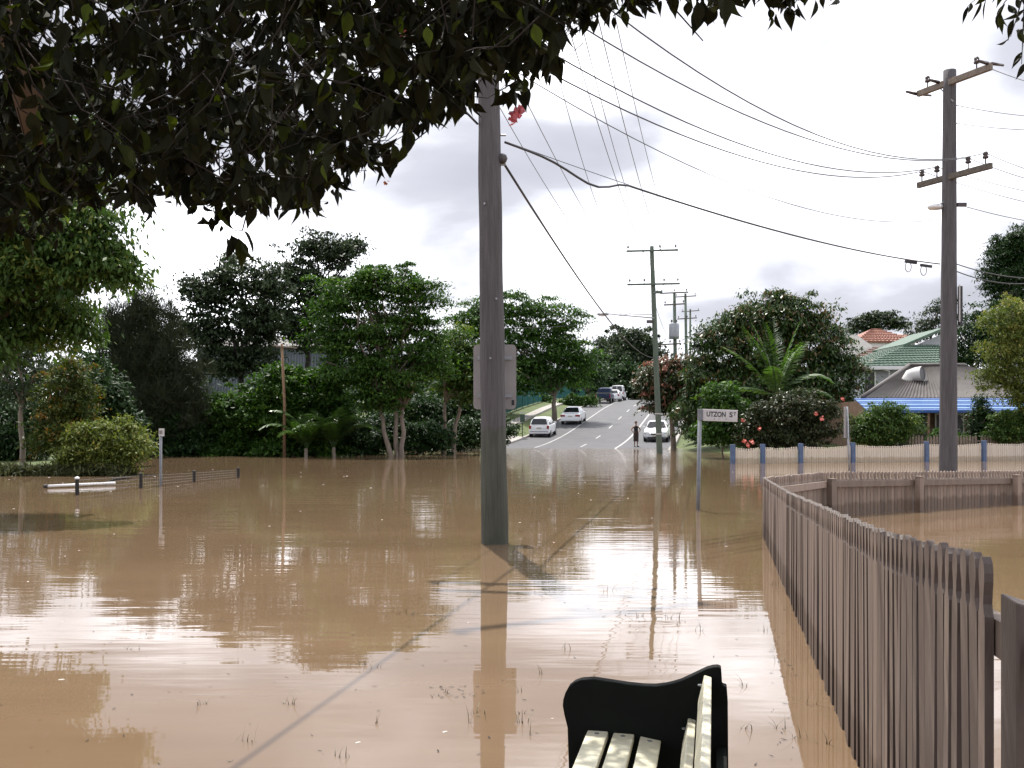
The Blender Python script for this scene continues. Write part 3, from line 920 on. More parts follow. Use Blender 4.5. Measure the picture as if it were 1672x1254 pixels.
plant('understorey_shrub', 'low dark shrub between palms and pale forked trunk', 'shrub', gpos(640, 52.5),
      pxblobs(52.5, [(620, 708, 40, 36), (670, 715, 45, 30), (705, 715, 40, 28)]), L_dark, .2, .08, 1.2, r0=.05, clump=.4, per=50)
D = 93.0
plant('street_tree', 'large dark tree spreading over the footpath left of the street', 'tree', gpos(905, D),
      pxblobs(D, [(770, 520, 48, 30), (830, 500, 56, 28), (890, 520, 56, 34), (800, 560, 60, 36), (860, 570, 60, 40), (925, 570, 42, 36), (880, 615, 56, 30), (935, 610, 28, 26), (830, 610, 46, 28), (770, 580, 40, 36), (955, 580, 22, 22)], .7),
      L_mid, .32, .14, 1.4, r0=.28, clump=1.25, per=95, cl_flat=.42, hollow=.5, fork=.0, trunks=[(0, 0, .9, 0)])
plant('street_tree', 'dark slim tree further up the left footpath behind the sedan', 'tree', gpos(965, 135),
      pxblobs(135, [(950, 600, 26, 30), (972, 615, 18, 30), (930, 630, 30, 20)], .8), L_dark, .4, .2, 1.1, r0=.2, clump=1.0, per=50)
for x, lb in ((930, 'clipped garden shrub beside the teal fence below the street tree'), (955, 'garden shrub at the upper end of the teal fence'), (880, 'low garden shrub at the lower end of the teal fence')):
    plant('garden_shrub', lb, 'shrub', gpos(x, 112), pxblobs(112, [(x, 656, 16, 8), (x + 10, 652, 11, 8)]), L_mid, .25, .12, 1.2, r0=.04, clump=.5, per=50)
D = 190.0
plant('hilltop_gum', 'rounded dark gum tree on the crest beyond the vans', 'tree', (23, D, 5.2),
      pxblobs(D, [(1040, 562, 38, 24), (1020, 590, 55, 32), (1058, 595, 30, 30)]), L_euc, .7, .35, 1.1, r0=.4, clump=1.6, per=60)
plant('hilltop_gum', 'pale loose gum tree at the crest left of the rounded one', 'tree', (17, 200, 5.2),
      pxblobs(200, [(995, 560, 20, 18), (1010, 545, 14, 14), (985, 580, 18, 18), (1000, 610, 35, 36)]), L_euc, .7, .3, .8, r0=.4, clump=1.5, per=50)
plant('hilltop_bush', 'very dark dense bush closing the top of the street', 'bush', (20, 168, 5),
      pxblobs(168, [(1010, 622, 42, 34), (985, 625, 26, 26), (1050, 625, 40, 30), (1085, 620, 40, 34)]), L_dark, .6, .3, 1.3, r0=.3, clump=1.4, per=60)

# --- right bank
D = 60.0
plant('glossy_tree', 'big glossy round tree with reddish new leaves right of the street', 'tree', gpos(1250, D),
      pxblobs(D, [(1235, 520, 48, 36), (1295, 515, 46, 36), (1180, 555, 46, 38), (1250, 570, 60, 45), (1335, 560, 46, 42), (1160, 620, 46, 44), (1365, 610, 40, 46), (1220, 640, 60, 46), (1310, 630, 60, 46), (1140, 670, 36, 36), (1200, 690, 46, 30), (1360, 670, 40, 36), (1265, 488, 26, 14)], .75),
      L_lilly, .26, .10, 1.5, r0=.28, clump=.72, per=84, droop=.5, hollow=.5, tintup=.35)
plant('pink_tipped_tree', 'smaller tree with pink new leaves overhanging the white car', 'tree', gpos(1098, 63),
      pxblobs(63, [(1085, 620, 32, 30), (1062, 628, 22, 22), (1115, 605, 26, 22), (1110, 650, 34, 30), (1080, 660, 26, 20), (1135, 640, 26, 36)]),
      L_pinkt, .24, .09, 1.5, r0=.2, clump=.5, per=64, droop=.5, hollow=.5, tintup=.7, fork=.1)
plant('fence_end_shrub', 'mixed green shrub filling the corner left of the cream fence', 'shrub', gpos(1180, 47),
      pxblobs(46.5, [(1180, 660, 32, 44), (1165, 700, 30, 26), (1195, 705, 24, 24)]), L_mid, .2, .085, 1.1, r0=.06, clump=.42, per=54, hollow=.5)


def palm(name, label, base, crown, fr_specs, trunk_r=.12, fl=2.4, mat_=None, leafl=.5):
    root = thing(name, label, 'palm', base)
    mb = MB()
    mb.tube(limb_pts(Vector(base) - Vector((0, 0, .6)), crown, 6, .01), [trunk_r * (1.15 - .06 * i) for i in range(7)], 9)
    mb.build('trunk', M_bark, root, smooth=True)
    for (aza, ela, ln, sag) in fr_specs:
        # rachis curve
        h = Vector((math.cos(aza), math.sin(aza), 0))
        pts = []
        p = Vector(crown); a_ = ela
        n = 16
        for i in range(n + 1):
            pts.append(p.copy())
            p = p + (h * math.cos(a_) + Vector((0, 0, math.sin(a_)))) * (ln / n)
            a_ -= sag / n * (0.4 + 1.2 * i / n)
        C, A, N, L_, W_, T_ = [], [], [], [], [], []
        sd = Vector((-h.y, h.x, 0))
        tv = random.random()
        for i in range(2, n + 1):
            for sub in (0, .33, .66):
                i2 = min(i + sub, n - .001); j = int(i2); q = pts[j].lerp(pts[j + 1], i2 - j)
                dr = (pts[j + 1] - pts[j]).normalized()
                for s in (-1, 1):
                    ll = leafl * (math.sin(math.pi * min(1, .12 + .86 * i2 / n)) * .8 + .25) * random.uniform(.85, 1.1)
                    ax = (sd * s * 1.0 + dr * .75 + Vector((0, 0, -.25 + random.uniform(-.2, .2)))).normalized()
                    C.append(q + ax * ll * .5); A.append(ax); N.append(Vector((0, 0, 1)) + sd * s * .4 - dr * .2)
                    L_.append(ll); W_.append(ll * .13 + .02); T_.append(min(1, max(0, tv * .5 + random.random() * .5)))
        me = leaf_mesh('frond', np.array(C), np.array(A), np.array(N), np.array(L_), np.array(W_), np.array(T_))
        fo = finish('frond', me, mat_ or L_palm, root)
        r_ = MB().tube(pts, [.022 * (1 - .045 * i) for i in range(n + 1)], 5).build('rachis', L_palm, fo)
    return root


base = gpos(1268, 50.5); crown = at(1268, 648, 50)
fs = [(R(100), R(88), 4.0, .25), (R(195), R(72), 3.9, .5), (R(-20), R(80), 3.9, .35), (R(170), R(58), 3.7, .7), (R(5), R(52), 3.4, 1.9), (R(-70), R(68), 3.3, .8), (R(30), R(66), 3.5, .6), (R(160), R(80), 3.9, .4), (R(-5), R(25), 2.9, 1.3), (R(185), R(28), 2.8, 1.2), (R(-110), R(50), 2.9, 1.0), (R(210), R(84), 3.7, .3)]
palm('feather_palm', 'feathery green palm rising in front of the glossy tree', base, crown, fs, .12, leafl=.62)
b1 = gpos(545, 49); c1_ = at(545, 730, 49)
fs = [(R(k * 24 + random.uniform(-12, 12)), R(random.uniform(50, 88)), random.uniform(2.0, 3.2), random.uniform(1.0, 2.2)) for k in range(16)]
palm('clump_palm', 'low dark palm clump at the water left of the pale forked trunk', b1, c1_, fs, .1, leafl=.5)
b1 = gpos(500, 48.6); c1_ = at(500, 732, 48.6)
fs = [(R(k * 30 + random.uniform(-12, 12)), R(random.uniform(50, 88)), random.uniform(1.8, 2.9), random.uniform(1.0, 2.2)) for k in range(13)]
palm('clump_palm', 'low palm with a pale arching frond beside the timber post', b1, c1_, fs, .1, leafl=.45)

# red flowering shrub spilling over the cream fence
fsb = pxblobs(44.5, [(1290, 680, 52, 40), (1250, 690, 36, 34), (1335, 690, 36, 34), (1230, 710, 26, 22), (1290, 710, 50, 20)])
fr_root = plant('flowering_shrub', 'dark bushy shrub with red flowers leaning over the cream fence', 'shrub', gpos(1290, 44.8), fsb, L_plum, .15, .07, 1.3, r0=.06, clump=.34, per=60, hollow=.55)
def bloom(p, r, m, root, n=16):
    mb = MB()
    for i in range(n):
        d = Vector(unit(1)[0]); q = Vector(p) + d * r * random.uniform(.2, 1)
        s = Vector(unit(1)[0]) * r * .55; u = d.cross(s).normalized() * r * .4
        mb.add([q - s, q + u, q + s, q - u], [(0, 1, 2, 3)])
    return mb.build('flower', m, root)
for (x, y) in ((1213, 685), (1221, 728), (1228, 722), (1216, 720), (1333, 676), (1342, 684), (1376, 651), (1240, 700)):
    bloom(at(x, y, 43.2), .11, M_flower2, fr_root)

plant('rounded_bush', 'rounded light green bush behind the cream fence before the blue awning', 'bush', gpos(1445, 45.5),
      pxblobs(45.5, [(1445, 685, 40, 28), (1420, 698, 30, 24), (1475, 695, 28, 22), (1440, 712, 50, 16)]), L_bright, .14, .055, 1.3, r0=.05, clump=.34, per=64, hollow=.5)
plant('conical_shrub', 'small dark conical shrub with grey top beneath the blue awning', 'shrub', gpos(1603, 46.5),
      pxblobs(46.5, [(1603, 690, 18, 24), (1603, 666, 11, 18), (1605, 710, 24, 16)]), L_dark, .13, .06, 1.3, r0=.05, clump=.3, per=56, hollow=.5)
plant('light_green_tree', 'light green leafy tree at the right edge before the low house', 'tree', gpos(1665, 46),
      pxblobs(45, [(1650, 520, 40, 34), (1640, 580, 42, 40), (1690, 560, 60, 70), (1625, 620, 30, 22), (1665, 640, 36, 22), (1700, 640, 40, 40)]), L_yel, .16, .06, .85, r0=.12, clump=.42, per=56, droop=.5, hollow=.4)
plant('edge_shrub', 'light green shrub behind the cream fence at the right edge', 'shrub', gpos(1655, 45.5),
      pxblobs(45.5, [(1650, 690, 34, 22), (1685, 690, 34, 30), (1640, 710, 30, 14)]), L_bright, .14, .06, 1.2, r0=.05, clump=.34, per=60)
plant('low_garden_bush', 'low grey green bush left of the thick pole behind the fence', 'bush', gpos(1540, 46),
      pxblobs(46, [(1535, 712, 18, 14), (1555, 716, 16, 12)]), L_mid, .12, .05, 1.2, r0=.03, clump=.28, per=50)
D = 84.0
plant('backyard_tree', 'dark tree mass behind the low house right of the thick pole', 'tree', gpos(1585, D),
      pxblobs(D, [(1570, 560, 52, 42), (1610, 530, 40, 40), (1640, 580, 50, 40), (1540, 590, 44, 30)], .6), L_dark, .3, .13, 1.1, r0=.25, clump=.85, per=56)
plant('backyard_tree', 'fine leaved grey green tree left of the thick pole behind green roof', 'tree', gpos(1520, 92),
      pxblobs(92, [(1515, 525, 24, 24), (1545, 505, 26, 26), (1500, 545, 18, 18)], .7), L_euc, .3, .1, .9, r0=.2, clump=.8, per=50, hollow=.3)
plant('tall_conifer', 'tall dark conifer at the right edge of the skyline', 'tree', gpos(1645, 92),
      pxblobs(92, [(1628, 410, 11, 34), (1628, 455, 22, 34), (1650, 410, 22, 34), (1668, 400, 30, 40), (1660, 470, 46, 50), (1690, 440, 40, 60), (1655, 530, 50, 40)], .8), L_dark, .32, .10, 1.2, r0=.3, clump=.75, per=60, droop=.2, hollow=.4)
plant('spreading_tree', 'distant flat topped tree above the red tiled roof', 'tree', (at(1432, 540, 150).x, 150, 6),
      pxblobs(150, [(1412, 525, 26, 13), (1445, 518, 28, 14), (1465, 530, 20, 10), (1425, 540, 22, 10), (1395, 538, 14, 8)], .7), L_euc, .45, .2, 1.0, r0=.35, clump=.9, per=46, cl_flat=.5, hollow=.3)
plant('roadside_shrub', 'low shrub on the verge behind the white car at right', 'shrub', gpos(1150, 68),
      pxblobs(68, [(1150, 700, 34, 26), (1185, 700, 30, 26)]), L_dark, .2, .09, 1.2, r0=.05, clump=.45, per=50)


# ================================================================== brown picket fences
def picket_mesh(name, hw, H, t, headk=1.0):
    k = headk
    prof = [(hw, -H), (hw, -.135 * k), (hw * .72, -.125 * k), (hw * .54, -.108 * k), (hw * .62, -.085 * k), (hw * .84, -.055 * k), (hw * .86, -.035 * k), (hw * .66, -.014 * k), (hw * .10, 0)]
    out = prof + [(-x, z) for x, z in prof[::-1]]
    mb = MB().prism(out, Matrix(), t)
    me = bpy.data.meshes.new(name)
    me.from_pydata(mb.v, [], mb.f)
    bm = bmesh.new(); bm.from_mesh(me); bmesh.ops.recalc_face_normals(bm, faces=bm.faces); bm.to_mesh(me); bm.free()
    return me


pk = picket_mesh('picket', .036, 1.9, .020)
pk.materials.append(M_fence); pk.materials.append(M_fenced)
def shade_edges(me):  # shade between pickets is put into the colour of their edge faces
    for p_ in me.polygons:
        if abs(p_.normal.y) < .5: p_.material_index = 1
shade_edges(pk)


def polyline_points(pts, step):
    """points every step metres along a polyline: (position, heading, arc length)"""
    out = []; s0 = 0.0; acc = 0.0
    for a, b_ in zip(pts[:-1], pts[1:]):
        a, b_ = Vector(a), Vector(b_); L = (b_ - a).length; d = (b_ - a) / L
        s = acc
        while s < L:
            out.append((a + d * s, math.atan2(d.y, d.x), s0 + s)); s += step
        acc = s - L; s0 += L
    return out


def hfront(Y):
    return float(np.interp(Y, [1.6, 2.36, 3.31, 3.99, 6.19, 9.0, 13.75], [1.235, 1.200, 1.136, 1.096, 1.016, .915, .80]))


A0, A1 = Vector((1.107, 2.36)), Vector((3.425, 13.75))
ff_ = thing('brown_picket_fence', 'long brown picket fence running from the camera along the right side', 'fence', (A0.x, A0.y, 0))
dF = (A1 - A0).normalized(); nF = Vector((dF.y, -dF.x))          # nF points to the yard (right)
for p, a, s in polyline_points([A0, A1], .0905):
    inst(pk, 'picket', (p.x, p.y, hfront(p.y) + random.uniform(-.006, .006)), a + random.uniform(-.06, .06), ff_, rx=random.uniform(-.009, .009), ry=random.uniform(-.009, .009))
# rails on the yard side, posts behind
seg = [1.9, 2.36, 4.4, 6.8, 9.2, 11.5, 13.7]
def onF(Y, off):
    t_ = (Y - A0.y) / dF.y
    q = A0 + dF * t_ + nF * off
    return q
for (dz, nm) in ((-.19, 'top_rail'), (-.80, 'lower_rail')):
    mb = MB()
    for y0, y1 in zip(seg[:-1], seg[1:]):
        a, c = onF(y0, .035), onF(y1, .035)
        MB_ = mb.beam((a.x, a.y, hfront(y0) + dz), (c.x, c.y, hfront(y1) + dz), .045, .085)
    mb.build(nm, M_fence, ff_)
for y0 in (4.4, 6.8, 9.2, 11.5, 13.6):
    a = onF(y0, .11)
    MB().box((a.x, a.y, hfront(y0) / 2 - .62), (.09, .09, hfront(y0) + 1.0), math.atan2(dF.y, dF.x)).build('post', M_fence, ff_, bevel=.006)
# end post near the camera with a sloping top, and the rail that reaches it
pe = Vector((1.078, 2.12))
mb = MB(); s_ = .062; zt = 1.128
T = Matrix.Translation((pe.x + .03, pe.y, 0)) @ Matrix.Rotation(math.atan2(dF.y, dF.x), 4, 'Z')
mb.add([T @ Vector(q) for q in ((-s_, -s_, -1), (s_, -s_, -1), (s_, s_, -1), (-s_, s_, -1), (-s_, -s_, zt - .03), (s_, -s_, zt - .03), (s_, s_, zt + .01), (-s_, s_, zt + .01))],
       [(3, 2, 1, 0), (4, 5, 6, 7), (0, 1, 5, 4), (1, 2, 6, 5), (2, 3, 7, 6), (3, 0, 4, 7)])
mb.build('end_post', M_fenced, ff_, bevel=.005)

Bp = [Vector((3.425, 13.75)), Vector((5.1, 16.54)), Vector((9.88, 19.5)), Vector((13.5, 21.7))]
fb = thing('brown_picket_fence', 'brown picket fence crossing the flooded yard behind, rails and posts facing camera', 'fence', (5.1, 16.54, 0))
def hback(s): return float(np.interp(s, [0, 3.25, 8.9, 13], [.80, .745, .64, .58]))
pkb = picket_mesh('picket', .033, 1.7, .020, 1.0); pkb.materials.append(M_fence)
for p, a, s in polyline_points(Bp, .0905)[1:]:
    inst(pkb, 'picket', (p.x, p.y, hback(s) + random.uniform(-.008, .008)), a + random.uniform(-.03, .03), fb, ry=random.uniform(-.008, .008))
s0 = 0
for a, c in zip(Bp[:-1], Bp[1:]):
    L = (c - a).length; d = (c - a) / L; n_ = Vector((d.y, -d.x))
    a2, c2 = a + n_ * .055 + d * .02, c + n_ * .055 + d * .03
    MB().beam((a2.x, a2.y, hback(s0) - .20), (c2.x, c2.y, hback(s0 + L) - .20), .05, .10).build('top_rail', M_fence, fb)
    MB().beam((a2.x, a2.y, hback(s0) - .80), (c2.x, c2.y, hback(s0 + L) - .80), .05, .10).build('lower_rail', M_fence, fb)
    s0 += L
def onpx(x):
    k_ = (x - CX) / F
    for a, c in zip(Bp[:-1], Bp[1:]):
        d = c - a
        t_ = (k_ * a.y - a.x) / (d.x - k_ * d.y)
        if 0 <= t_ <= 1:
            return a + d * t_, d.normalized()
ss = 0
for x, zt in ((1346, .62), (1489, .60), (1648, .55)):
    p, d = onpx(x); n_ = Vector((d.y, -d.x)); q = p + n_ * .15
    po = MB().box((q.x, q.y, zt / 2 - .4), (.115, .115, zt + .8), math.atan2(d.y, d.x)).build('post', M_fence, fb, bevel=.01)
    MB().box((q.x, q.y, zt + .012), (.13, .13, .02), math.atan2(d.y, d.x)).build('cap', M_fence, po)

# ================================================================== cream fence with blue posts
cfp = [at(1195, 757, waterD(757)), at(1672, 752.5, waterD(752.5)), at(1790, 751.5, waterD(751.5))]
C0, C1 = Vector((cfp[0].x, cfp[0].y)), Vector((cfp[1].x, cfp[1].y))
dC = (C1 - C0).normalized(); aC = math.atan2(dC.y, dC.x)
cf = thing('cream_picket_fence', 'cream picket fence with blue posts standing in the water before the houses', 'fence', (C0.x, C0.y, 0))
def cfx(x):
    k_ = (x - CX) / F; d = C1 - C0
    t_ = (k_ * C0.y - C0.x) / (d.x - k_ * d.y)
    return t_ * d.length
posts = [cfx(x) for x in (1196, 1245, 1307, 1392, 1512, 1606, 1700)]
def hC(s):
    base = np.interp(s, [0, 13.5, 18], [.655, .80, .82])
    for a, b_ in zip(posts[:-1], posts[1:]):
        if a <= s <= b_:
            t_ = (s - a) / (b_ - a)
            return float(base - .075 * math.sin(math.pi * t_))
    return float(base)
pkc = picket_mesh('picket', .043, 1.3, .02, .55); pkc.materials.append(M_cream)
s = .1
while s < posts[-1]:
    if min(abs(s - q) for q in posts) > .09:
        p = C0 + dC * s
        inst(pkc, 'picket', (p.x, p.y, hC(s) + random.uniform(-.012, .012)), aC + random.uniform(-.03, .03), cf, ry=random.uniform(-.008, .008))
    s += .104
for i, q in enumerate(posts):
    p = C0 + dC * q
    MB().box((p.x, p.y - .03, .1), (.16, .16, 2 * (hC(q) + .10) - .2 + .0), aC).build('post', M_bluep, cf, bevel=.01)
for dz in (-.16, -.62):
    a, c = C0 + Vector((0, .045)), C1 + dC * 2 + Vector((0, .045))
    MB().beam((a.x, a.y, .60 + dz), (c.x, c.y, .76 + dz), .05, .08).build('rail', M_cream, cf)
# older paling fence in the yard behind it
of = thing('weathered_paling_fence', 'short weathered grey palings just showing above the cream fence', 'fence', (18, 46, 0))
pko = picket_mesh('paling', .05, 1.6, .02, .5); pko.materials.append(M_bark)
for i in range(46):
    x_ = 17.8 + i * .14
    if i % 9 == 5: continue
    inst(pko, 'paling', (x_, 45.2 + .1 * (x_ - 18), 1.03 + random.uniform(-.04, .04)), .1, of)
MB().beam((17.7, 45.26, .8), (24.2, 45.9, .8), .05, .08).build('rail', M_bark, of)


# ================================================================== poles
def insulator(p, s=1.0):
    mb = MB(); mb.lathe([(.012 * s, -.10 * s), (.012 * s, 0), (.05 * s, .005 * s), (.055 * s, .04 * s), (.03 * s, .055 * s), (.05 * s, .07 * s), (.045 * s, .11 * s), (.02 * s, .13 * s)], p, 10)
    return mb


def crossarm(root, c, d, half, w=.10, h=.12, ins=(-.95, -.45, .45, .95), m=None, isz=1.0, nm='crossarm', brace=None):
    c = Vector(c); d = Vector((d[0], d[1], 0)).normalized()
    ar = MB().beam(c - d * half, c + d * half, w, h).build(nm, m or M_arm, root, bevel=.01)
    pts = []
    for f_ in ins:
        q = c + d * half * f_ + Vector((0, 0, h / 2 + .10 * isz))
        insulator(q, isz).build('insulator', M_porc, ar, smooth=True)
        pts.append(q + Vector((0, 0, .10 * isz)))
    if brace:
        for sg in brace:
            MB().tube([c + d * half * .42 * sg, c + Vector((0, 0, -.5))], .016, 5).build('brace', M_steel, ar)
    return pts


# the big near pole
mpX, mpY = at(808, 887, waterD(887)).x, waterD(887)
mp = thing('power_pole', 'thick grey timber power pole rising from the water in the middle', 'power pole', (mpX, mpY, 0))
def mpx(z): return mpX - .0135 * z
def mpr(z): return float(np.interp(z, [-1, 0, 2.1, 5.4, 12], [.180, .174, .158, .141, .118]))
zs = np.linspace(-.8, 11.6, 52)
mb = MB(); mb.tube([(mpx(z) + .003 * math.sin(z * 5), mpY, z) for z in zs], [mpr(z) + .003 * math.sin(z * 3.1) for z in zs], 28)
mb.build('pole_shaft', M_polem, mp, smooth=True)
for zz, da_ in ((2.35, -1.7), (3.1, -1.2), (4.3, -2.0)):
    q = Vector((mpx(zz) + mpr(zz) * math.cos(da_), mpY + mpr(zz) * math.sin(da_), zz))
    MB().tube([q - Vector((math.cos(da_), math.sin(da_), 0)) * .01, q + Vector((math.cos(da_), math.sin(da_), 0)) * .025], .014, 7).build('bolt', M_steel, mp)
mb = MB()
mb.lathe([(.0, 0), (.05, .01), (.07, .05), (.05, .1), (0, .12)], None, 10, M=Matrix.Translation((mpx(4.85) + mpr(4.85) - .035, mpY - .03, 4.9)) @ Matrix.Rotation(R(90), 4, 'Y'))
mb.build('knot', M_pole, mp, smooth=True)
mb = MB().tube([(mpx(5.2) + mpr(5.2) - .01, mpY - .02, 5.2), (mpx(5.2) + mpr(5.2) + .07, mpY - .02, 5.2)], .014, 6); mb.build('cable_hook', M_steel, mp)
mb = MB().tube([(mpx(4.83) + mpr(4.83) - .01, mpY - .01, 4.83), (mpx(4.83) + mpr(4.83) + .06, mpY - .01, 4.83)], .018, 6); mb.build('cable_hook', M_steel, mp)
mpL = crossarm(mp, (mpx(7.7), mpY - .18, 7.6), (.98, -.2), 1.15, ins=(-.95, -.50, .55, .95), brace=(-1, 1))
mpM = crossarm(mp, (mpx(8.8), mpY - .18, 8.75), (.98, -.2), 1.15, ins=(0.12, .55, .97), brace=(-1, 1))
mpU = crossarm(mp, (mpx(11.2), mpY - .16, 11.2), (.86, .5), 1.2, ins=(-.95, 0.3, .95), brace=(-1, 1))
for zz in (7.97, 7.26, 6.63, 6.33, 6.12):
    MB().tube([(mpx(zz) + mpr(zz) - .01, mpY, zz), (mpx(zz) + mpr(zz) + .06, mpY, zz)], .02, 6).build('cable_hook', M_steel, mp)

# right pole
rpD = 24.7
rpX = at(1548, 700, rpD).x
rp = thing('power_pole', 'tall power pole with two slanted crossarms behind the brown fence at right', 'power pole', (rpX, rpD, 0))
zs = np.linspace(-.8, 10.18, 26)
MB().tube([(rpX + .004 * z, rpD, z) for z in zs], [float(np.interp(z, [0, 10.2], [.215, .150])) for z in zs], 22).build('pole_shaft', M_pole, rp, smooth=True)
ad = (.43, -.9)
rpU = crossarm(rp, (rpX + .04, rpD - .20, 9.86), ad, 1.08, w=.10, h=.15, ins=(-.72, .62), isz=1.25, brace=(-1,), m=mat('crossarm_pale', (.17, .14, .115), .85, var=.3, scale=8))
rpL = crossarm(rp, (rpX + .03, rpD - .22, 7.55), ad, 1.08, w=.10, h=.14, ins=(-.88, -.45, .40, .85), isz=1.3)
for (f_, zz) in ((-1.0, 9.86), (-.35, 9.94), (.95, 9.95)):
    q = Vector((rpX, rpD - .2, zz)) + Vector((ad[0], ad[1], 0)).normalized() * 1.08 * f_
    MB().tube([q, q + Vector((-.30, -.10, .03))], [.045, .03], 8).build('strain_insulator', M_porc, rp, smooth=True)
    MB().tube([q + Vector((.06, 0, 0)), q + Vector((.42, .12, .0))], [.04, .03], 8).build('strain_insulator', M_porc, rp, smooth=True)
q = at(1527, 337, rpD)
lm = MB(); lm.lathe([(.03, -.09), (.11, -.08), (.14, -.02), (.12, .05), (.04, .08)], None, 12, M=Matrix.Translation(q) @ Matrix.Diagonal((1.4, 1, .9, 1)))
lmo = lm.build('lamp_bowl', M_lamp, rp, smooth=True)
MB().tube([q + Vector((.12, 0, .05)), (rpX - .1, rpD - .05, q.z + .12), (rpX + .05, rpD - .1, q.z + .75)], .02, 6).build('lamp_bracket', M_steel, rp)
MB().box((rpX + .30, rpD - .05, at(1560, 335, rpD).z), (.22, .12, .08)).build('fuse_box', M_porc, rp)
q = at(1560, 500, rpD)
MB().box((rpX + .26, rpD - .08, q.z), (.07, .12, .95)).build('conduit', M_trim, rp)
MB().tube([(rpX + .21, rpD - .16, q.z + .5), (rpX + .21, rpD - .16, q.z - .4)], .018, 6).build('cover_strip', M_signw, rp)

# far pole with the street lamp
fpX, fpY = at(1077, 740, 55).x, 55.0
fpT = at(1064, 402, 55)
fp = thing('street_lamp_pole', 'green power pole with street lamp arm standing at the flood edge', 'power pole', (fpX, fpY, 0))
def fpx(z): return fpX + (fpT.x - fpX) * z / fpT.z
zs = np.linspace(-.8, fpT.z, 18)
MB().tube([(fpx(z), fpY, z) for z in zs], [float(np.interp(z, [0, 11.3], [.165, .115])) for z in zs], 16).build('pole_shaft', M_poleg, fp, smooth=True)
fpU = crossarm(fp, (fpx(11.05), fpY - .16, 11.0), (.98, -.14), 1.40, w=.09, h=.10, ins=(-.93, .30, .9), isz=1.1, m=M_poleg, brace=(-1,))
fpL = crossarm(fp, (fpx(9.2), fpY - .16, 9.18), (.98, -.14), 1.42, w=.09, h=.10, ins=(-.9, -.35, .40, .92), isz=1.1, m=M_poleg, brace=(1,))
MB().box((fpx(8.7) + .22, fpY - .1, 8.75), (.5, .12, .14)).build('stub_arm', M_poleg, fp)
zA = at(1064, 519, 55).z
q = at(984, 513, 55)
MB().tube([(fpx(zA), fpY - .1, zA - .02), (q.x + .9, fpY - .2, q.z - .07), (q.x + .3, fpY - .2, q.z)], [.035, .03, .025], 7).build('lamp_arm', M_steel, fp)
MB().tube([(fpx(zA), fpY - .1, zA + .16), (q.x + .9, fpY - .2, q.z - .0)], .018, 6).build('lamp_stay', M_steel, fp)
lh = MB(); lh.lathe([(.02, -.10), (.12, -.09), (.16, -.01), (.10, .06), (.02, .08)], None, 12, M=Matrix.Translation((q.x, fpY - .2, q.z)) @ Matrix.Diagonal((2.2, 1, .9, 1)))
lho = lh.build('lamp_head', M_steel, fp, smooth=True)
lh = MB(); lh.lathe([(.02, -.16), (.09, -.13), (.12, -.085)], None, 12, M=Matrix.Translation((q.x - .05, fpY - .2, q.z)) @ Matrix.Diagonal((1.8, 1, .9, 1)))
lh.build('lens', M_lamp, lho, smooth=True)
for zz in (1.05, 2.15):
    MB().tube([(fpx(zz), fpY, zz - .03), (fpx(zz), fpY, zz + .03)], .172, 16).build('reflective_band', M_signw, fp)
MB().box((fpx(7.1) - .3, fpY - .1, 7.15), (.28, .16, .16)).build('service_box', M_porc, fp)

# poles further up the street
def far_pole(name, label, x0, x1, ytop, D, arms, trf=False):
    Xb, Xt = at(x0, 700, D).x, at(x1, 600, D).x
    zt = at(0, ytop, D).z; zb = g(Xb, D)
    r = thing(name, label, 'power pole', (Xb, D, zb))
    MB().tube([(Xb, D, zb - .4), ((Xb + Xt) / 2, D, (zb + zt) / 2), (Xt, D, zt)], [.2, .17, .13], 12).build('pole_shaft', M_poleg, r, smooth=True)
    for (yy, xa, xb) in arms:
        a, c = at(xa, yy + 1, D - .2), at(xb, yy - 1, D - .2)
        ar = MB().beam(a, c, .1, .11).build('crossarm', M_arm, r)
        for t_ in (.06, .5, .94):
            insulator(a.lerp(c, t_) + Vector((0, 0, .15)), 1.3).build('insulator', M_porc, ar)
    if trf:
        c = at(1098, 541, D)
        mb = MB(); mb.lathe([(.05, -.72), (.42, -.70), (.45, -.5), (.45, .5), (.42, .6), (.08, .66)], c + Vector((.05, -.55, 0)), 14)
        t_ = mb.build('transformer', M_steel, r, smooth=True)
        for k_ in (-.2, .2): insulator(c + Vector((.05 + k_, -.55, .75)), 1.6).build('bushing', M_porc, t_)
    return r
far_pole('power_pole', 'second green power pole up the street with the grey transformer', 1104, 1101, 478, 88, [(478, 1078, 1124), (497, 1084, 1118), (562, 1076, 1112)], True)
far_pole('power_pole', 'third power pole up the street behind the transformer pole', 1122, 1119, 479, 112, [(484, 1103, 1137), (520, 1106, 1138)])
far_pole('power_pole', 'shortest distant power pole furthest up the street', 1127, 1127, 505, 145, [(508, 1113, 1142)])

# leaning timber post on the left
tp = at(460, 561, 48.8); tb = at(464, 752, 48.8)
ts = thing('timber_post', 'thin bare timber post with short crossbar among the left shrubs', 'post', (tb.x, 48.8, 0))
MB().tube([(tb.x, 48.8, -.6), (tb.x + .02, 48.8, 2.5), tp], [.085, .075, .06], 10).build('post_shaft', M_barkt, ts, smooth=True)
MB().beam((tp.x - .4, 48.7, tp.z - .10), (tp.x + .75, 48.7, tp.z - .22), .06, .06).build('crossbar', M_bark, ts)

# ================================================================== wires
def wire(name, label, a, b_, sag, r=.010, m=None, group=None, mid=None, n=22):
    a, b_ = Vector(a), Vector(b_)
    pts = []
    for i in range(n + 1):
        t_ = i / n
        p = a.lerp(b_, t_); p.z -= sag * 4 * t_ * (1 - t_)
        pts.append(p)
    o = MB().tube(pts, r, 5).build(name, m or M_wire, smooth=True)
    return tag(o, label, 'cable', group)


gW = 'power lines to the right pole'
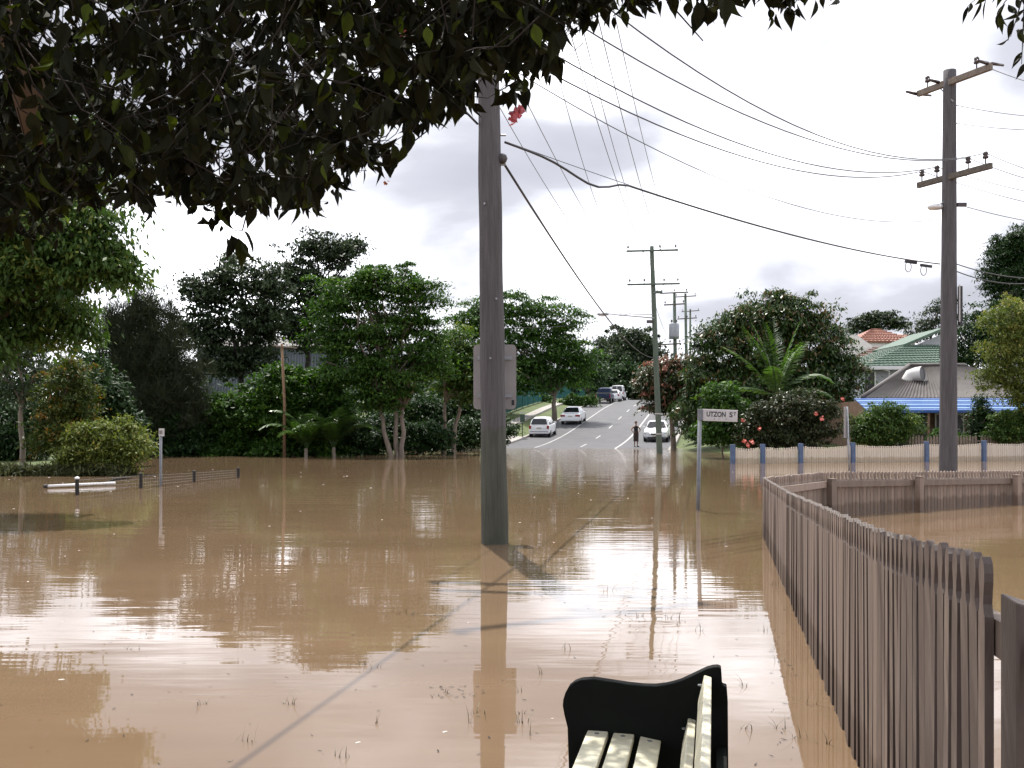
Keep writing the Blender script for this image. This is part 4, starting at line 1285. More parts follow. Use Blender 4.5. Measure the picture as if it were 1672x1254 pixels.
# main pole -> right pole, five lines
for i, (zz, q, sg_, r_) in enumerate(((7.97, rpL[3], 1.15, .011), (7.26, rpL[2], .81, .011), (6.63, rpL[1], .77, .011), (6.33, rpL[0], .71, .011), (6.12, Vector((rpX - .2, rpD, at(0, 358, rpD).z)), .71, .007))):
    wire('power_line', ('uppermost', 'second', 'third', 'fourth', 'lowest thin')[i] + ' power line down from the top between middle pole and right pole', (mpx(zz) + mpr(zz) + .05, mpY, zz), q, sg_, r_, group=gW)
# thick slack telephone cable with its loop
a, b_ = Vector((mpx(5.2) + .2, mpY - .02, 5.2)), Vector((rpX - .2, rpD, at(0, 431, rpD).z))
pts = []; pc = []
for i in range(65):
    t_ = i / 64
    p = a.lerp(b_, t_); p.z -= .23 * 4 * t_ * (1 - t_) + .09 * (1 - t_)
    pc.append(p.copy())
    if t_ < .17: p.z -= .17 * math.sin(math.pi * (t_ / .17) ** 1.9) ** 2
    pts.append(p)
tag(MB().tube(pts, .016, 6).build('telephone_cable', M_wire, smooth=True), 'thick black telephone cable sagging from middle pole to right pole', 'cable')
tag(MB().tube([p + Vector((0, 0, .012)) for p in pc[:12]], .005, 5).build('catenary_wire', M_wire), 'thin support wire above the loop of the telephone cable', 'cable')
for i, x in enumerate((1483, 1508)):
    c = at(x, 428 + 6 * i, 23.6 + .5 * i)
    mb = MB(); pts = [c + Vector((.07 * math.cos(t_), 0, -.11 + .12 * math.sin(t_))) for t_ in np.linspace(-4.2, 1.1, 14)]
    mb.tube(pts, .009, 5); mb.beam(c + Vector((-.08, 0, .02)), c + Vector((.2, 0, -.02)), .05, .06)
    tag(mb.build('cable_splice', M_wire), ('left' if i == 0 else 'right') + ' coiled splice on the telephone cable beside right pole', 'cable splice', 'telephone cable splices')
# black service cable to the lamp pole
wire('service_cable', 'straight black cable from middle pole down to the street lamp pole', (mpx(4.83) + .19, mpY, 4.83), (fpx(4.95) - .12, fpY, at(0, 584, 55).z), .62, .017)
wire('bundled_cable', 'thick bundled cable leaving the middle pole back over the viewer, behind the leaves', (mpx(5.3) - .15, mpY, 5.35), (-3.7, -4.0, 5.2), .25, .015)
# lines from the big pole to the lamp pole
gL = 'power lines to the lamp pole'
for i, (p, q) in enumerate(zip(mpM, fpU)):
    wire('street_power_line', ('left', 'middle', 'right')[i] + ' one of three top power lines running to the lamp pole', p, q, (1.8, 1.75, .9)[i], .008, M_alu, gL)
for i, (p, q) in enumerate(zip(mpL, fpL)):
    wire('street_power_line', ('leftmost', 'second from left', 'third from left', 'rightmost')[i] + ' of four lower power lines running to the lamp pole', p, q, 1.1, .008, M_alu, gL)
# onward lines up the street
n1_ = [at(x, 477, 88) for x in (1080, 1104, 1122)]
for i, (p, q) in enumerate(zip(fpU, n1_)):
    wire('onward_power_line', ('left', 'middle', 'right')[i] + ' of three lines between lamp pole and transformer pole', p, q, .5, .010, M_alu, 'power lines up the street')
wire('onward_cable', 'low slack cable between lamp pole and transformer pole', (fpx(7.9), fpY, 8.3), at(1104, 560, 88), .7, .012, M_wire)
# house service lines going left from the lamp pole
for i, y in enumerate((520, 535)):
    wire('house_service_line', ('upper', 'lower')[i] + ' faint service line going left from the lamp pole', (fpx(8.2), fpY, 8.3 - .3 * i), at(850, y, 62), .35, .008, M_alu, 'service lines going left')
# lines leaving the right pole to the right
e = Vector((24, 30, 0))
rows = [(Vector((rpX + .5, rpD - 1.0, 9.9)), 155, 'topmost'), (Vector((rpX + .15, rpD - .1, 9.3)), 190, 'second from top'), (Vector((rpX + .15, rpD, 8.9)), 206, 'third from top'),
        (rpL[3], 303, 'fourth from top'), (rpL[2], 316, 'fifth from top'), (rpL[1], 330, 'sixth from top'), (rpL[0], 352, 'seventh from top'), (Vector((rpX + .2, rpD, at(0, 333, rpD).z)), 372, 'dark lowest')]
for p, y, nm in rows:
    wire('outgoing_power_line', nm + ' power line leaving the right pole towards the right edge', p, at(1800, y, 31), .15, .010, M_wire if nm[0] == 'd' else M_alu, 'lines leaving the right pole')
wire('outgoing_telephone_cable', 'slack telephone cable leaving the right pole to the right', (rpX + .2, rpD, at(0, 431, rpD).z), at(1760, 445, 30), .25, .014)
wire('outgoing_telephone_cable', 'lower slack telephone cable leaving the right pole beneath the other', (rpX + .2, rpD, at(0, 443, rpD).z), at(1760, 440, 28), .35, .014)

# ================================================================== signs
spX, spY = at(1140, 833, waterD(833)).x, waterD(833)
sg = thing('street_name_sign', 'grey street name sign reading UTZON ST on a steel post', 'street sign', (spX, spY, 0))
zt = at(0, 668, spY).z
MB().tube([(spX - .02, spY, -.9), (spX + .03, spY, zt - .02)], .036, 12).build('post', M_spost, sg, smooth=True)
MB().box((spX + .035, spY - .005, zt - .10), (.085, .085, .2)).build('bracket', M_spost, sg, bevel=.006)
tilt = R(2.0)
bx0 = spX + .075
Tb = Matrix.Translation((bx0, spY - .01, zt - .105)) @ Matrix.Rotation(tilt, 4, 'Y')
mb = MB(); mb.box(None, (.62, .035, .205), M=Tb @ Matrix.Translation((.31, 0, 0)))
bl_ = mb.build('blade', M_signw, sg, bevel=.006)
mb = MB(); mb.box(None, (.625, .040, .012), M=Tb @ Matrix.Translation((.31, 0, .103))); mb.build('edge_strip', M_pvc, bl_)


def text(body, x0, x1, zc, h, M, m, parent, nm='lettering', y=-.0195):
    """flat letters fitted into x0..x1, height h, on the plate's face"""
    c = bpy.data.curves.new(nm, 'FONT'); c.body = body; c.size = 1.0; c.offset = .03
    o = bpy.data.objects.new(nm, c); COL.objects.link(o)
    bpy.context.view_layer.update()
    me = bpy.data.meshes.new_from_object(o.evaluated_get(bpy.context.evaluated_depsgraph_get()))
    bpy.data.objects.remove(o)
    co = np.array([v.co[:] for v in me.vertices]); lo_, hi_ = co.min(0), co.max(0)
    for v, q in zip(me.vertices, co):
        u = (q - lo_) / np.maximum(hi_ - lo_, 1e-6)
        v.co = M @ Vector((x0 + (x1 - x0) * u[0], y, zc + h * (u[1] - .5)))
    me.materials.clear()
    return finish(nm, me, m, parent)


text('UTZON', .068, .408, .022, .092, Tb, M_text, bl_)
text('S', .472, .532, .022, .092, Tb, M_text, bl_)
text('T', .545, .590, .036, .062, Tb, M_text, bl_)
for tx, xa_, xb_, hh_ in (('1', .205, .215, .03), ('-', .27, .315, .006), ('3', .405, .425, .03)):
    text(tx, xa_, xb_, -.062, hh_, Tb, M_textf, bl_)

s2Y = waterD(793); s2X = at(262.5, 793, s2Y).x
s2 = thing('street_name_sign', 'small street sign on a thin post among the low wire fence', 'street sign', (s2X, s2Y, 0))
z2 = at(0, 700, s2Y).z
MB().tube([(s2X, s2Y, -.9), (s2X, s2Y, z2 - .17)], .034, 10).build('post', M_spost, s2, smooth=True)
b2 = MB().box((s2X + .02, s2Y, z2 - .09), (.68, .03, .19), R(-62)).build('blade', M_signw, s2)
Tb2 = Matrix.Translation((s2X + .02, s2Y, z2 - .09)) @ Matrix.Rotation(R(-62), 4, 'Z')
for i in range(6):
    MB().box(None, (.05, .004, .10), M=Tb2 @ Matrix.Translation((-.22 + i * .085, -.017, 0))).build('lettering', M_textf, b2)

# sign seen from behind the big pole
bsY = 13.42
bs = thing('road_sign', 'rounded road sign seen from behind, half hidden by the middle pole', 'road sign', (at(808, 880, bsY).x, bsY, 0))
c = at(808, 615.5, bsY); hw, hh, rr = .285, .43, .055
out = []
for (sx, sz, a0) in ((1, 1, 0), (-1, 1, 90), (-1, -1, 180), (1, -1, 270)):
    for k_ in range(6):
        a_ = R(a0 + k_ * 18)
        out.append((sx * (hw - rr) + rr * math.cos(a_), sz * (hh - rr) + rr * math.sin(a_)))
MB().prism(out, Matrix.Translation(c), .006).build('sign_plate', M_signb, bs)
for dz in (-.25, .25):
    MB().box((c.x, bsY - .03, c.z + dz), (.46, .02, .045)).build('mounting_rail', M_steel, bs)
MB().box((c.x + hw - .045, bsY - .0055, c.z - hh + .09), (.035, .003, .07)).build('sticker', M_text, bs)
MB().tube([(c.x + .02, bsY - .075, -.9), (c.x + .02, bsY - .075, c.z + hh)], .032, 12).build('post', M_steel, bs, smooth=True)

# narrow sign seen almost edge on near the cream fence
ns = at(1388, 768, waterD(768)); nsY = waterD(768)
nsg = thing('road_sign', 'narrow grey road sign turned almost edge on before the cream fence', 'road sign', (ns.x, nsY, 0))
zt = at(0, 664, nsY).z; zb_ = at(0, 715, nsY).z
MB().tube([(ns.x, nsY, -.8), (ns.x - .1, nsY, zt)], .035, 10).build('post', M_steel, nsg, smooth=True)
MB().box((ns.x - .17, nsY - .05, (zt + zb_) / 2), (.42, .02, zt - zb_), R(58)).build('sign_plate', M_signb, nsg)

# letter box on a post by the driveway
lbY = 77.0; lp = at(853, 0, lbY); lz = g(lp.x, lbY)
lbx = thing('letter_box', 'dark green letter box with pale lid on a thin post', 'letter box', (lp.x, lbY, lz))
MB().tube([(lp.x, lbY, lz - .3), (lp.x, lbY, at(0, 690, lbY).z)], .035, 8).build('post', M_trim, lbx)
MB().box((lp.x, lbY, at(0, 683, lbY).z), (.36, .4, .58)).build('box', mat('box_green', (.03, .06, .04), .5), lbx, bevel=.02)
MB().box((lp.x, lbY, at(0, 674.5, lbY).z + .03), (.42, .46, .08)).build('lid', M_signw, lbx)

# two little white marker posts up the street
for x, y, D_, lb in ((997, 634, 150, 'small white marker on a post above the navy ute'), (1023, 652, 146, 'small white marker post right of the white van')):
    p = at(x, y, D_); zb_ = g(p.x, D_)
    mk = thing('marker_post', lb, 'marker', (p.x, D_, zb_))
    MB().box((p.x, D_, (p.z + zb_) / 2), (.12, .08, p.z - zb_)).build('post', M_signw, mk)
    MB().box((p.x, D_ - .06, p.z - .1), (.34, .03, .6)).build('plate', M_pvc, mk)

# ================================================================== teal fence beside the footpath
tf = thing('teal_fence', 'teal mesh fence along the left footpath up the street', 'fence', (roadX(-4.6, 92), 92, g(roadX(-4.6, 92), 92)))
yy = np.arange(88, 150, 3.0)
for i, Y in enumerate(yy):
    X = roadX(-4.6, Y); z = g(X, Y)
    MB().box((X, Y, z + .9), (.09, .09, 2.0)).build('post', M_teal, tf)
    if i + 1 < len(yy):
        Y2 = yy[i + 1]; X2 = roadX(-4.6, Y2); z2 = g(X2, Y2)
        pl_ = quadmb([(X, Y + .05, z + .1), (X2, Y2 - .05, z2 + .1), (X2, Y2 - .05, z2 + 1.75), (X, Y + .05, z + 1.75)], .03).build('panel', M_teal, tf)
        mb = MB()
        for k_ in range(6):
            t_ = (k_ + .5) / 6
            a = Vector((X, Y, z)).lerp(Vector((X2, Y2, z2)), t_)
            mb.box((a.x + .03, a.y - .02, a.z + .93), (.05, .05, 1.75))
        mb.build('bar', M_teal, pl_)

# ================================================================== low wire fence and floating pipe at left
lf = thing('low_wire_fence', 'low wire mesh fence with four short black posts poking from the water', 'fence', (-9.5, 22, 0))
lp_ = []
for (x, yt, yb) in ((126, 782, 808), (230, 775, 797), (317, 771, 787), (389, 766, 780)):
    Dq = waterD(yb); q = at(x, yb, Dq); zt = at(0, yt, Dq).z
    po = MB().tube([(q.x, Dq, -.9), (q.x, Dq, zt)], .042, 10).build('post', M_stick, lf)
    MB().lathe([(.05, 0), (.05, .03), (.02, .05)], (q.x, Dq, zt), 10).build('cap', M_pvc if x == 126 else M_stick, po)
    lp_.append(Vector((q.x, Dq, zt)))
for a, c in zip(lp_[:-1], lp_[1:]):
    mb = MB()
    for f_ in (.92, .66, .40, .16):
        mb.tube([a * 1 - Vector((0, 0, a.z * (1 - f_))), c - Vector((0, 0, c.z * (1 - f_)))], .0025, 4, caps=False)
    n_ = int((c - a).length / .11)
    for k_ in range(1, n_):
        p = a.lerp(c, k_ / n_); mb.tube([(p.x, p.y, -.05), (p.x, p.y, p.z * .92)], .0018, 3, caps=False)
    mb.build('wire_mesh', M_steel, lf)
a, c = at(76, 795, 24.2), at(188, 789, 25.4)
wp = thing('white_pipe', 'white pipe lying on the water beside the low wire fence', 'pipe', (a.x, a.y, a.z))
MB().tube([(a.x, a.y, .05), (c.x, c.y, .06)], .034, 12).build('pipe_tube', M_pvc, wp, smooth=True)
MB().tube([(a.x - .06, a.y, .05), (a.x + .03, a.y, .05)], .042, 12).build('end_cap', M_trim, wp)
br = thing('drift_branch', 'dark bent branch lying on the water behind the wire mesh', 'branch', (at(190, 785, 27).x, 27, 0))
MB().tube([at(172, 789, 26.2), at(186, 783, 26.4), at(200, 781, 26.6), at(216, 781, 26.7)], [.02, .035, .035, .012], 7).build('branch_wood', M_barkd, br, smooth=True)


# ================================================================== vehicles
def loft(secs, cap=True):
    """secs: list of equal-length point rings"""
    mb = MB(); n = len(secs[0])
    vs = [p for s_ in secs for p in s_]
    fs = []
    for i in range(len(secs) - 1):
        for k_ in range(n):
            a = i * n + k_; b2_ = i * n + (k_ + 1) % n
            fs.append((a, b2_, b2_ + n, a + n))
    if cap:
        fs.append(tuple(range(n - 1, -1, -1))); fs.append(tuple((len(secs) - 1) * n + k_ for k_ in range(n)))
    return mb.add(vs, fs)


def vehicle(name, label, pos, heading, pitch, body_st, cab_st, paint, wheels=(-1.3, 1.35), track=.76, wr=.31, rear=None, front=None, group=None):
    """x across, y forward. body_st: (y, half width, z low, z top); cab_st: (y, half width low, half width top, z low, z top)"""
    root = thing(name, label, 'car', pos, (pitch, 0, heading), group)
    def ring(y, hw_, z0, z1):
        h = [(0, z0), (hw_ * .82, z0), (hw_ * .97, z0 + .10), (hw_, z0 + (z1 - z0) * .45), (hw_ * .985, z0 + (z1 - z0) * .62), (hw_ * .95, z1 - .06), (hw_ * .86, z1), (0, z1 + .025)]
        return [(x, y, z) for x, z in h] + [(-x, y, z) for x, z in h[-2:0:-1]]
    bod = loft([ring(*s_) for s_ in body_st]).build('body', paint, root, smooth=True, local=True)
    md = bod.modifiers.new('es', 'EDGE_SPLIT'); md.split_angle = R(40)
    def cring(y, a, t_, z0, z1):
        h = [(a, z0), ((a + t_) / 2 + .02, (z0 + z1) / 2), (t_ + .01, z1 - .08), (t_ * .86, z1), (0, z1 + .03)]
        return [(x, y, z) for x, z in h] + [(-x, y, z) for x, z in h[::-1][1:]]
    cab = loft([cring(*s_) for s_ in cab_st]).build('cabin', paint, root, smooth=True, local=True)
    md = cab.modifiers.new('es', 'EDGE_SPLIT'); md.split_angle = R(40)
    # glass: rear, front, sides
    def pane(nm, i, j, fr):
        s0_, s1_ = cab_st[i], cab_st[j]
        y0, a0, t0, zl0, zh0 = s0_; y1, a1, t1, zl1, zh1 = s1_
        # s0 is the low outer station, s1 the roof edge station
        lo = Vector((0, y0, zh0)); hi = Vector((0, y1, zh1))
        dd = (hi - lo).normalized(); off = Vector((0, -dd.z, dd.y)) * .04 if fr < 0 else Vector((0, dd.z, -dd.y)) * .04
        lo, hi = lo.lerp(hi, .06), lo.lerp(hi, .93)
        wl_, wh_ = a0 * .88, t1 * .84
        q = [lo + Vector((-wl_, 0, 0)) + off, lo + Vector((wl_, 0, 0)) + off, hi + Vector((wh_, 0, 0)) + off, hi + Vector((-wh_, 0, 0)) + off]
        return quadmb(q, .006).build(nm, M_glass, root, local=True)
    pane('rear_window', 0, 1, -1); pane('windscreen', len(cab_st) - 1, len(cab_st) - 2, 1)
    ya, yb = cab_st[1], cab_st[-2]
    for sgn in (-1, 1):
        yl0, yl1 = cab_st[0][0] + .35, cab_st[-1][0] - .35
        for (u0, u1) in ((.02, .48), (.52, .98)):
            L0 = yl0 + (yl1 - yl0) * u0; L1 = yl0 + (yl1 - yl0) * u1
            T0 = ya[0] + .08 + (yb[0] - ya[0] - .16) * u0; T1 = ya[0] + .08 + (yb[0] - ya[0] - .16) * u1
            zl, zh = ya[3] + .06, ya[4] - .12
            al = ya[1] + .012; tl_ = ya[2] + .045
            quadmb([(sgn * al, L0, zl), (sgn * al, L1, zl), (sgn * tl_, T1, zh), (sgn * tl_, T0, zh)], .006).build('side_window', M_glass, root, local=True)
        mr = MB().box((sgn * (ya[1] + .14), cab_st[-1][0] - .45, ya[3] + .08), (.18, .09, .13)).build('mirror', paint, root, local=True, bevel=.02)
    for wy in wheels:
        for sgn in (-1, 1):
            T_ = Matrix.Translation((sgn * track, wy, wr)) @ Matrix.Rotation(R(90), 4, 'Y')
            w0 = MB(); w0.lathe([(wr * .6, -.10), (wr * .94, -.10), (wr, -.06), (wr, .06), (wr * .94, .10), (wr * .6, .10)], None, 18, M=T_)
            wh = w0.build('wheel', M_tyre, root, local=True, smooth=False)
            r_ = MB(); r_.lathe([(.03, -.105), (wr * .62, -.104), (wr * .62, .104), (.03, .105)], None, 14, M=T_); r_.build('rim', M_rim, wh, local=True)
            a_ = MB(); a_.lathe([(wr * 1.14, -.105), (wr * 1.16, .09)], None, 18, M=T_); a_.build('wheel_arch', M_trim, wh, local=True)
    for (nm, c_, s_, m_) in (rear or []) + (front or []):
        MB().box(c_, s_).build(nm, m_, root, local=True, bevel=.015)
    return root


def vpos(x, D, zroad_=True):
    X = (x - CX) / F * D
    return (X, D, float(zroad(D)) + .01)


def pitch_at(D): return math.atan((float(zroad(D + 2)) - float(zroad(D - 2))) / 4)


HD = -math.atan(RD)
# small white hatch wagon, rear towards the camera
st = [(-1.98, .70, .42, .80), (-1.93, .80, .30, .92), (-1.6, .83, .22, .95), (-.6, .84, .20, .94), (.7, .84, .20, .93), (1.3, .82, .22, .88), (1.85, .74, .26, .74), (1.98, .6, .36, .62)]
cb = [(-1.90, .74, .60, .90, .96), (-1.62, .75, .60, .90, 1.44), (-.4, .76, .61, .90, 1.50), (.35, .76, .60, .90, 1.46), (1.02, .74, .58, .88, .94)]
rr_ = [('tail_lamp', (-.70, -1.96, .80), (.17, .10, .26), M_red), ('tail_lamp', (.70, -1.96, .80), (.17, .10, .26), M_red), ('number_plate', (0, -1.985, .72), (.38, .03, .12), M_plate), ('bumper', (0, -1.97, .40), (1.5, .16, .20), M_white), ('bumper_strip', (0, -2.04, .47), (1.45, .03, .05), M_trim), ('tail_pipe', (.45, -1.97, .27), (.07, .1, .06), M_trim)]
vehicle('parked_hatchback', 'small white hatchback parked nearest the water at the left kerb', vpos(887, 80), HD, pitch_at(80), st, cb, M_white, (-1.25, 1.25), .73, .29, rear=rr_, group='cars parked along the street')
# white sedan, rear towards the camera
st = [(-2.42, .74, .50, .86), (-2.36, .86, .32, .97), (-1.9, .90, .24, 1.00), (-.6, .91, .20, .96), (.8, .91, .20, .94), (1.6, .89, .22, .90), (2.25, .82, .26, .76), (2.42, .66, .38, .62)]
cb = [(-1.62, .80, .62, .94, 1.00), (-.85, .82, .62, .94, 1.41), (0, .83, .63, .94, 1.45), (.45, .82, .62, .92, 1.40), (1.25, .80, .62, .90, .95)]
rr_ = [('tail_lamp', (-.66, -2.385, .80), (.42, .08, .16), M_red), ('tail_lamp', (.66, -2.385, .80), (.42, .08, .16), M_red), ('number_plate', (0, -2.41, .76), (.38, .03, .12), M_plate), ('bumper', (0, -2.40, .46), (1.62, .14, .22), M_white), ('brake_lamp', (0, -1.5, 1.06), (.3, .04, .03), M_red), ('spoiler', (0, -2.30, 1.04), (1.4, .16, .03), M_white)]
vehicle('parked_sedan', 'white sedan parked on the left behind the hatchback, rear to camera', vpos(937, 92), HD, pitch_at(92), st, cb, M_white, (-1.4, 1.45), .80, .32, rear=rr_, group='cars parked along the street')
# white sedan facing the camera on the right
fr_ = [('head_lamp', (-.62, 2.33, .66), (.40, .10, .15), M_lamp), ('head_lamp', (.62, 2.33, .66), (.40, .10, .15), M_lamp), ('grille', (0, 2.40, .60), (.62, .08, .12), M_trim), ('lower_grille', (0, 2.42, .34), (1.1, .08, .10), M_trim), ('number_plate', (0, 2.455, .44), (.38, .03, .11), M_plate), ('bumper', (0, 2.36, .44), (1.56, .14, .12), M_white)]
vehicle('parked_sedan', 'white sedan facing the camera under the pink tipped tree at right', vpos(1073, 75.5), math.pi + HD, -pitch_at(75), st, cb, M_white, (-1.4, 1.45), .80, .32, front=fr_, group='cars parked along the street')
# navy utility at the crest
st = [(-2.55, .84, .62, 1.06), (-2.50, .92, .50, 1.12), (-1.2, .93, .45, 1.12), (0, .93, .42, 1.10), (1.0, .93, .42, 1.08), (1.9, .90, .44, 1.02), (2.5, .84, .46, .86)]
cb = [(-.95, .84, .68, 1.06, 1.12), (-.75, .85, .70, 1.06, 1.72), (.1, .85, .70, 1.06, 1.78), (.5, .84, .69, 1.05, 1.72), (1.15, .82, .66, 1.02, 1.10)]
rr_ = [('tail_lamp', (-.82, -2.53, .86), (.13, .08, .34), M_red), ('tail_lamp', (.82, -2.53, .86), (.13, .08, .34), M_red), ('tailgate', (0, -2.56, .88), (1.45, .05, .46), M_blue), ('bumper', (0, -2.62, .52), (1.6, .16, .15), M_trim), ('number_plate', (0, -2.71, .52), (.36, .02, .1), M_plate), ('tub_rail', (0, -1.8, 1.15), (1.7, 1.5, .06), M_trim), ('sports_bar', (0, -1.15, 1.45), (1.4, .06, .5), M_blue)]
vehicle('parked_ute', 'navy blue utility truck parked on the left near the crest', vpos(988, 121), HD, pitch_at(121) * .8, st, cb, M_blue, (-1.5, 1.5), .80, .37, rear=rr_, group='cars parked along the street')
# white car and white van beyond it
st = [(-2.05, .72, .45, .84), (-1.98, .82, .30, .95), (-1.6, .85, .22, .96), (.7, .86, .20, .94), (1.5, .83, .24, .86), (2.05, .7, .34, .66)]
cb = [(-1.85, .74, .60, .92, .98), (-1.3, .76, .61, .92, 1.38), (-.3, .77, .62, .92, 1.44), (.35, .76, .61, .92, 1.40), (1.05, .74, .6, .9, .95)]
rr_ = [('tail_lamp', (-.7, -2.03, .80), (.2, .08, .22), M_red), ('tail_lamp', (.7, -2.03, .80), (.2, .08, .22), M_red), ('bumper', (0, -2.02, .42), (1.5, .14, .2), M_white)]
vehicle('parked_hatchback', 'white car mostly hidden between navy ute and white van', vpos(1003, 127), HD, pitch_at(127) * .8, st, cb, M_white, (-1.25, 1.25), .74, .3, rear=rr_, group='cars parked along the street')
st = [(-2.3, .80, .45, 1.05), (-2.25, .86, .35, 1.10), (-1.0, .87, .30, 1.10), (1.0, .87, .3, 1.08), (1.8, .85, .32, 1.0), (2.3, .78, .4, .8)]
cb = [(-2.24, .80, .66, 1.05, 1.12), (-2.05, .82, .68, 1.05, 1.88), (-.5, .83, .70, 1.05, 1.96), (.6, .82, .68, 1.04, 1.90), (1.45, .80, .64, 1.0, 1.06)]
rr_ = [('tail_lamp', (-.78, -2.28, .92), (.12, .08, .34), M_red), ('tail_lamp', (.78, -2.28, .92), (.12, .08, .34), M_red), ('bumper', (0, -2.3, .46), (1.6, .14, .2), M_trim), ('door_seam', (0, -2.24, 1.4), (.06, .16, .85), M_white), ('number_plate', (.3, -2.3, .78), (.36, .03, .1), M_plate)]
vehicle('parked_van', 'white van with rear windows parked furthest up the street', vpos(1010, 133), HD, pitch_at(133) * .8, st, cb, M_white, (-1.35, 1.35), .78, .32, rear=rr_, group='cars parked along the street')


# ================================================================== person at the flood edge
M_skin = mat('skin', (0.36, 0.20, 0.14), .55)
M_top = mat('black_top', (0.012, 0.010, 0.012), .8)
M_skirt = mat('dark_skirt', (0.035, 0.022, 0.020), .85, var=.3, scale=10)
M_hair = mat('brown_hair', (0.10, 0.05, 0.03), .6)
pD = 68.3; pX = at(1038.5, 0, pD).x; pZ = float(zroad(pD)) + .005
ps = thing('person', 'person in black top and dark calf length skirt, hands on hips at flood edge', 'person', (pX, pD, pZ), (0, 0, R(12)))
V, E, RR = [], [], []
def jv(p, r, par=None):
    V.append(p); RR.append(r)
    if par is not None: E.append((par, len(V) - 1))
    return len(V) - 1
pel = jv((0, 0, .93), .125); wai = jv((.01, 0, 1.08), .105, pel); che = jv((0, .01, 1.26), .125, wai); nec = jv((0, .01, 1.42), .055, che); nk2 = jv((0, 0, 1.48), .047, nec)
hd1 = jv((0, -.01, 1.56), .080, nk2); hd2 = jv((0, -.005, 1.65), .078, hd1)
for s_ in (-1, 1):
    hp = jv((s_ * .09, 0, .86), .095, pel); kn = jv((s_ * .10, -.02, .47), .062, hp); cf_ = jv((s_ * .10, .01, .30), .055, kn); an = jv((s_ * .105, .02, .08), .036, cf_); he = jv((s_ * .108, .03, .04), .036, an); toe = jv((s_ * .125, -.14, .03), .030, he)
    sh_ = jv((s_ * .165, .01, 1.36), .055, che); eb = jv((s_ * .33, .06, 1.13), .041, sh_); wr_ = jv((s_ * .20, -.03, .99), .028, eb); pm = jv((s_ * .165, -.05, .965), .030, wr_)
    for k_ in range(4):
        f1 = jv((s_ * (.135 - .004 * k_), -.09 + .012 * k_, .955 - .018 * k_), .009, pm); jv((s_ * (.105 - .004 * k_), -.115 + .012 * k_, .945 - .018 * k_), .008, f1)
    th = jv((s_ * .17, -.02, .94), .010, pm); jv((s_ * .15, .02, .925), .009, th)
me = bpy.data.meshes.new('body'); me.from_pydata(V, E, [])
bo = finish('body', me, M_skin, ps, local=True)
sk = bo.modifiers.new('skin', 'SKIN'); sd_ = bo.modifiers.new('sub', 'SUBSURF'); sd_.levels = 1; sd_.render_levels = 1
for i, v in enumerate(me.skin_vertices[0].data):
    v.radius = (RR[i], RR[i] * (.8 if i in (pel, wai, che) else 1.0)); v.use_root = (i == pel)
def ell(secs, nm, m_, n=20):
    return loft([[(cx_ + rx_ * math.cos(2 * math.pi * k_ / n), cy_ + ry_ * math.sin(2 * math.pi * k_ / n), z_) for k_ in range(n)] for (cx_, cy_, rx_, ry_, z_) in secs], cap=False).build(nm, m_, ps, smooth=True, local=True)
ell([(0, 0, .150, .125, 1.02), (0, 0, .135, .115, 1.10), (0, 0, .155, .13, 1.22), (0, 0, .165, .13, 1.31), (0, .01, .12, .10, 1.39), (0, .01, .08, .075, 1.41)], 'top', M_top)
ell([(0, .0, .175, .15, .36), (0, 0, .178, .15, .55), (0, 0, .185, .155, .80), (0, 0, .175, .145, .92), (0, 0, .145, .125, 1.05)], 'skirt', M_skirt)
mb = MB(); mb.lathe([(.02, .105), (.06, .095), (.088, .05), (.094, 0), (.088, -.05), (.06, -.08)], None, 14, M=Matrix.Translation((0, .022, 1.635)) @ Matrix.Diagonal((1, 1.0, 1, 1)))
mb.lathe([(.02, .05), (.05, .02), (.04, -.05), (.015, -.08)], (0, .105, 1.62), 10)
mb.build('hair', M_hair, ps, smooth=True, local=True)
for s_ in (-1, 1):
    MB().lathe([(.004, -.012), (.011, -.006), (.011, .006), (.004, .012)], (s_ * .032, -.085, 1.61), 8).build('eye', M_text, ps, smooth=True, local=True)
    mb = MB(); mb.tube([(s_ * .108, .05, .035), (s_ * .118, -.05, .02), (s_ * .128, -.17, .018)], [.042, .044, .036], 8); mb.build('shoe', M_trim, ps, smooth=True, local=True)
MB().tube([(0, -.083, 1.60), (0, -.105, 1.575), (0, -.088, 1.565)], [.008, .013, .012], 7).build('nose', M_skin, ps, smooth=True, local=True)
MB().tube([(-.025, -.086, 1.535), (0, -.092, 1.533), (.025, -.086, 1.535)], [.004, .008, .004], 6).build('mouth', M_red, ps, smooth=True, local=True)

# ================================================================== bench
by = 3.76
bo_ = at(920, 1150, by)
ba = -math.atan(RD)
bench = thing('park_bench', 'park bench with cream slats and black shaped end panel at the bottom', 'bench', (bo_.x, by, 0), (0, 0, ba))
prof = [(.023, -.6), (.023, .226), (.018, .383), (.006, .43), (0, .463), (.002, .486), (.010, .512), (.023, .536), (.044, .553), (.068, .563), (.114, .568), (.182, .561), (.24, .555), (.296, .552), (.34, .553), (.376, .559), (.405, .567), (.433, .577), (.49, .607), (.524, .625), (.545, .632), (.562, .634), (.574, .630), (.577, .59), (.578, .568), (.594, .564), (.598, .509), (.600, .226), (.604, -.6)]
MB().prism(prof, Matrix(), .045).build('end_panel', M_black, bench, local=True, bevel=.004)
MB().prism(prof, Matrix.Translation((0, -1.75, 0)), .045).build('end_panel', M_black, bench, local=True, bevel=.004)
def slat(c, s, rx_):
    M_ = Matrix.Translation(c) @ Matrix.Rotation(rx_, 4, 'Y')
    return MB().box(None, s, M=M_).build('slat', M_slat, bench, local=True, bevel=.004)
Lb = 1.70
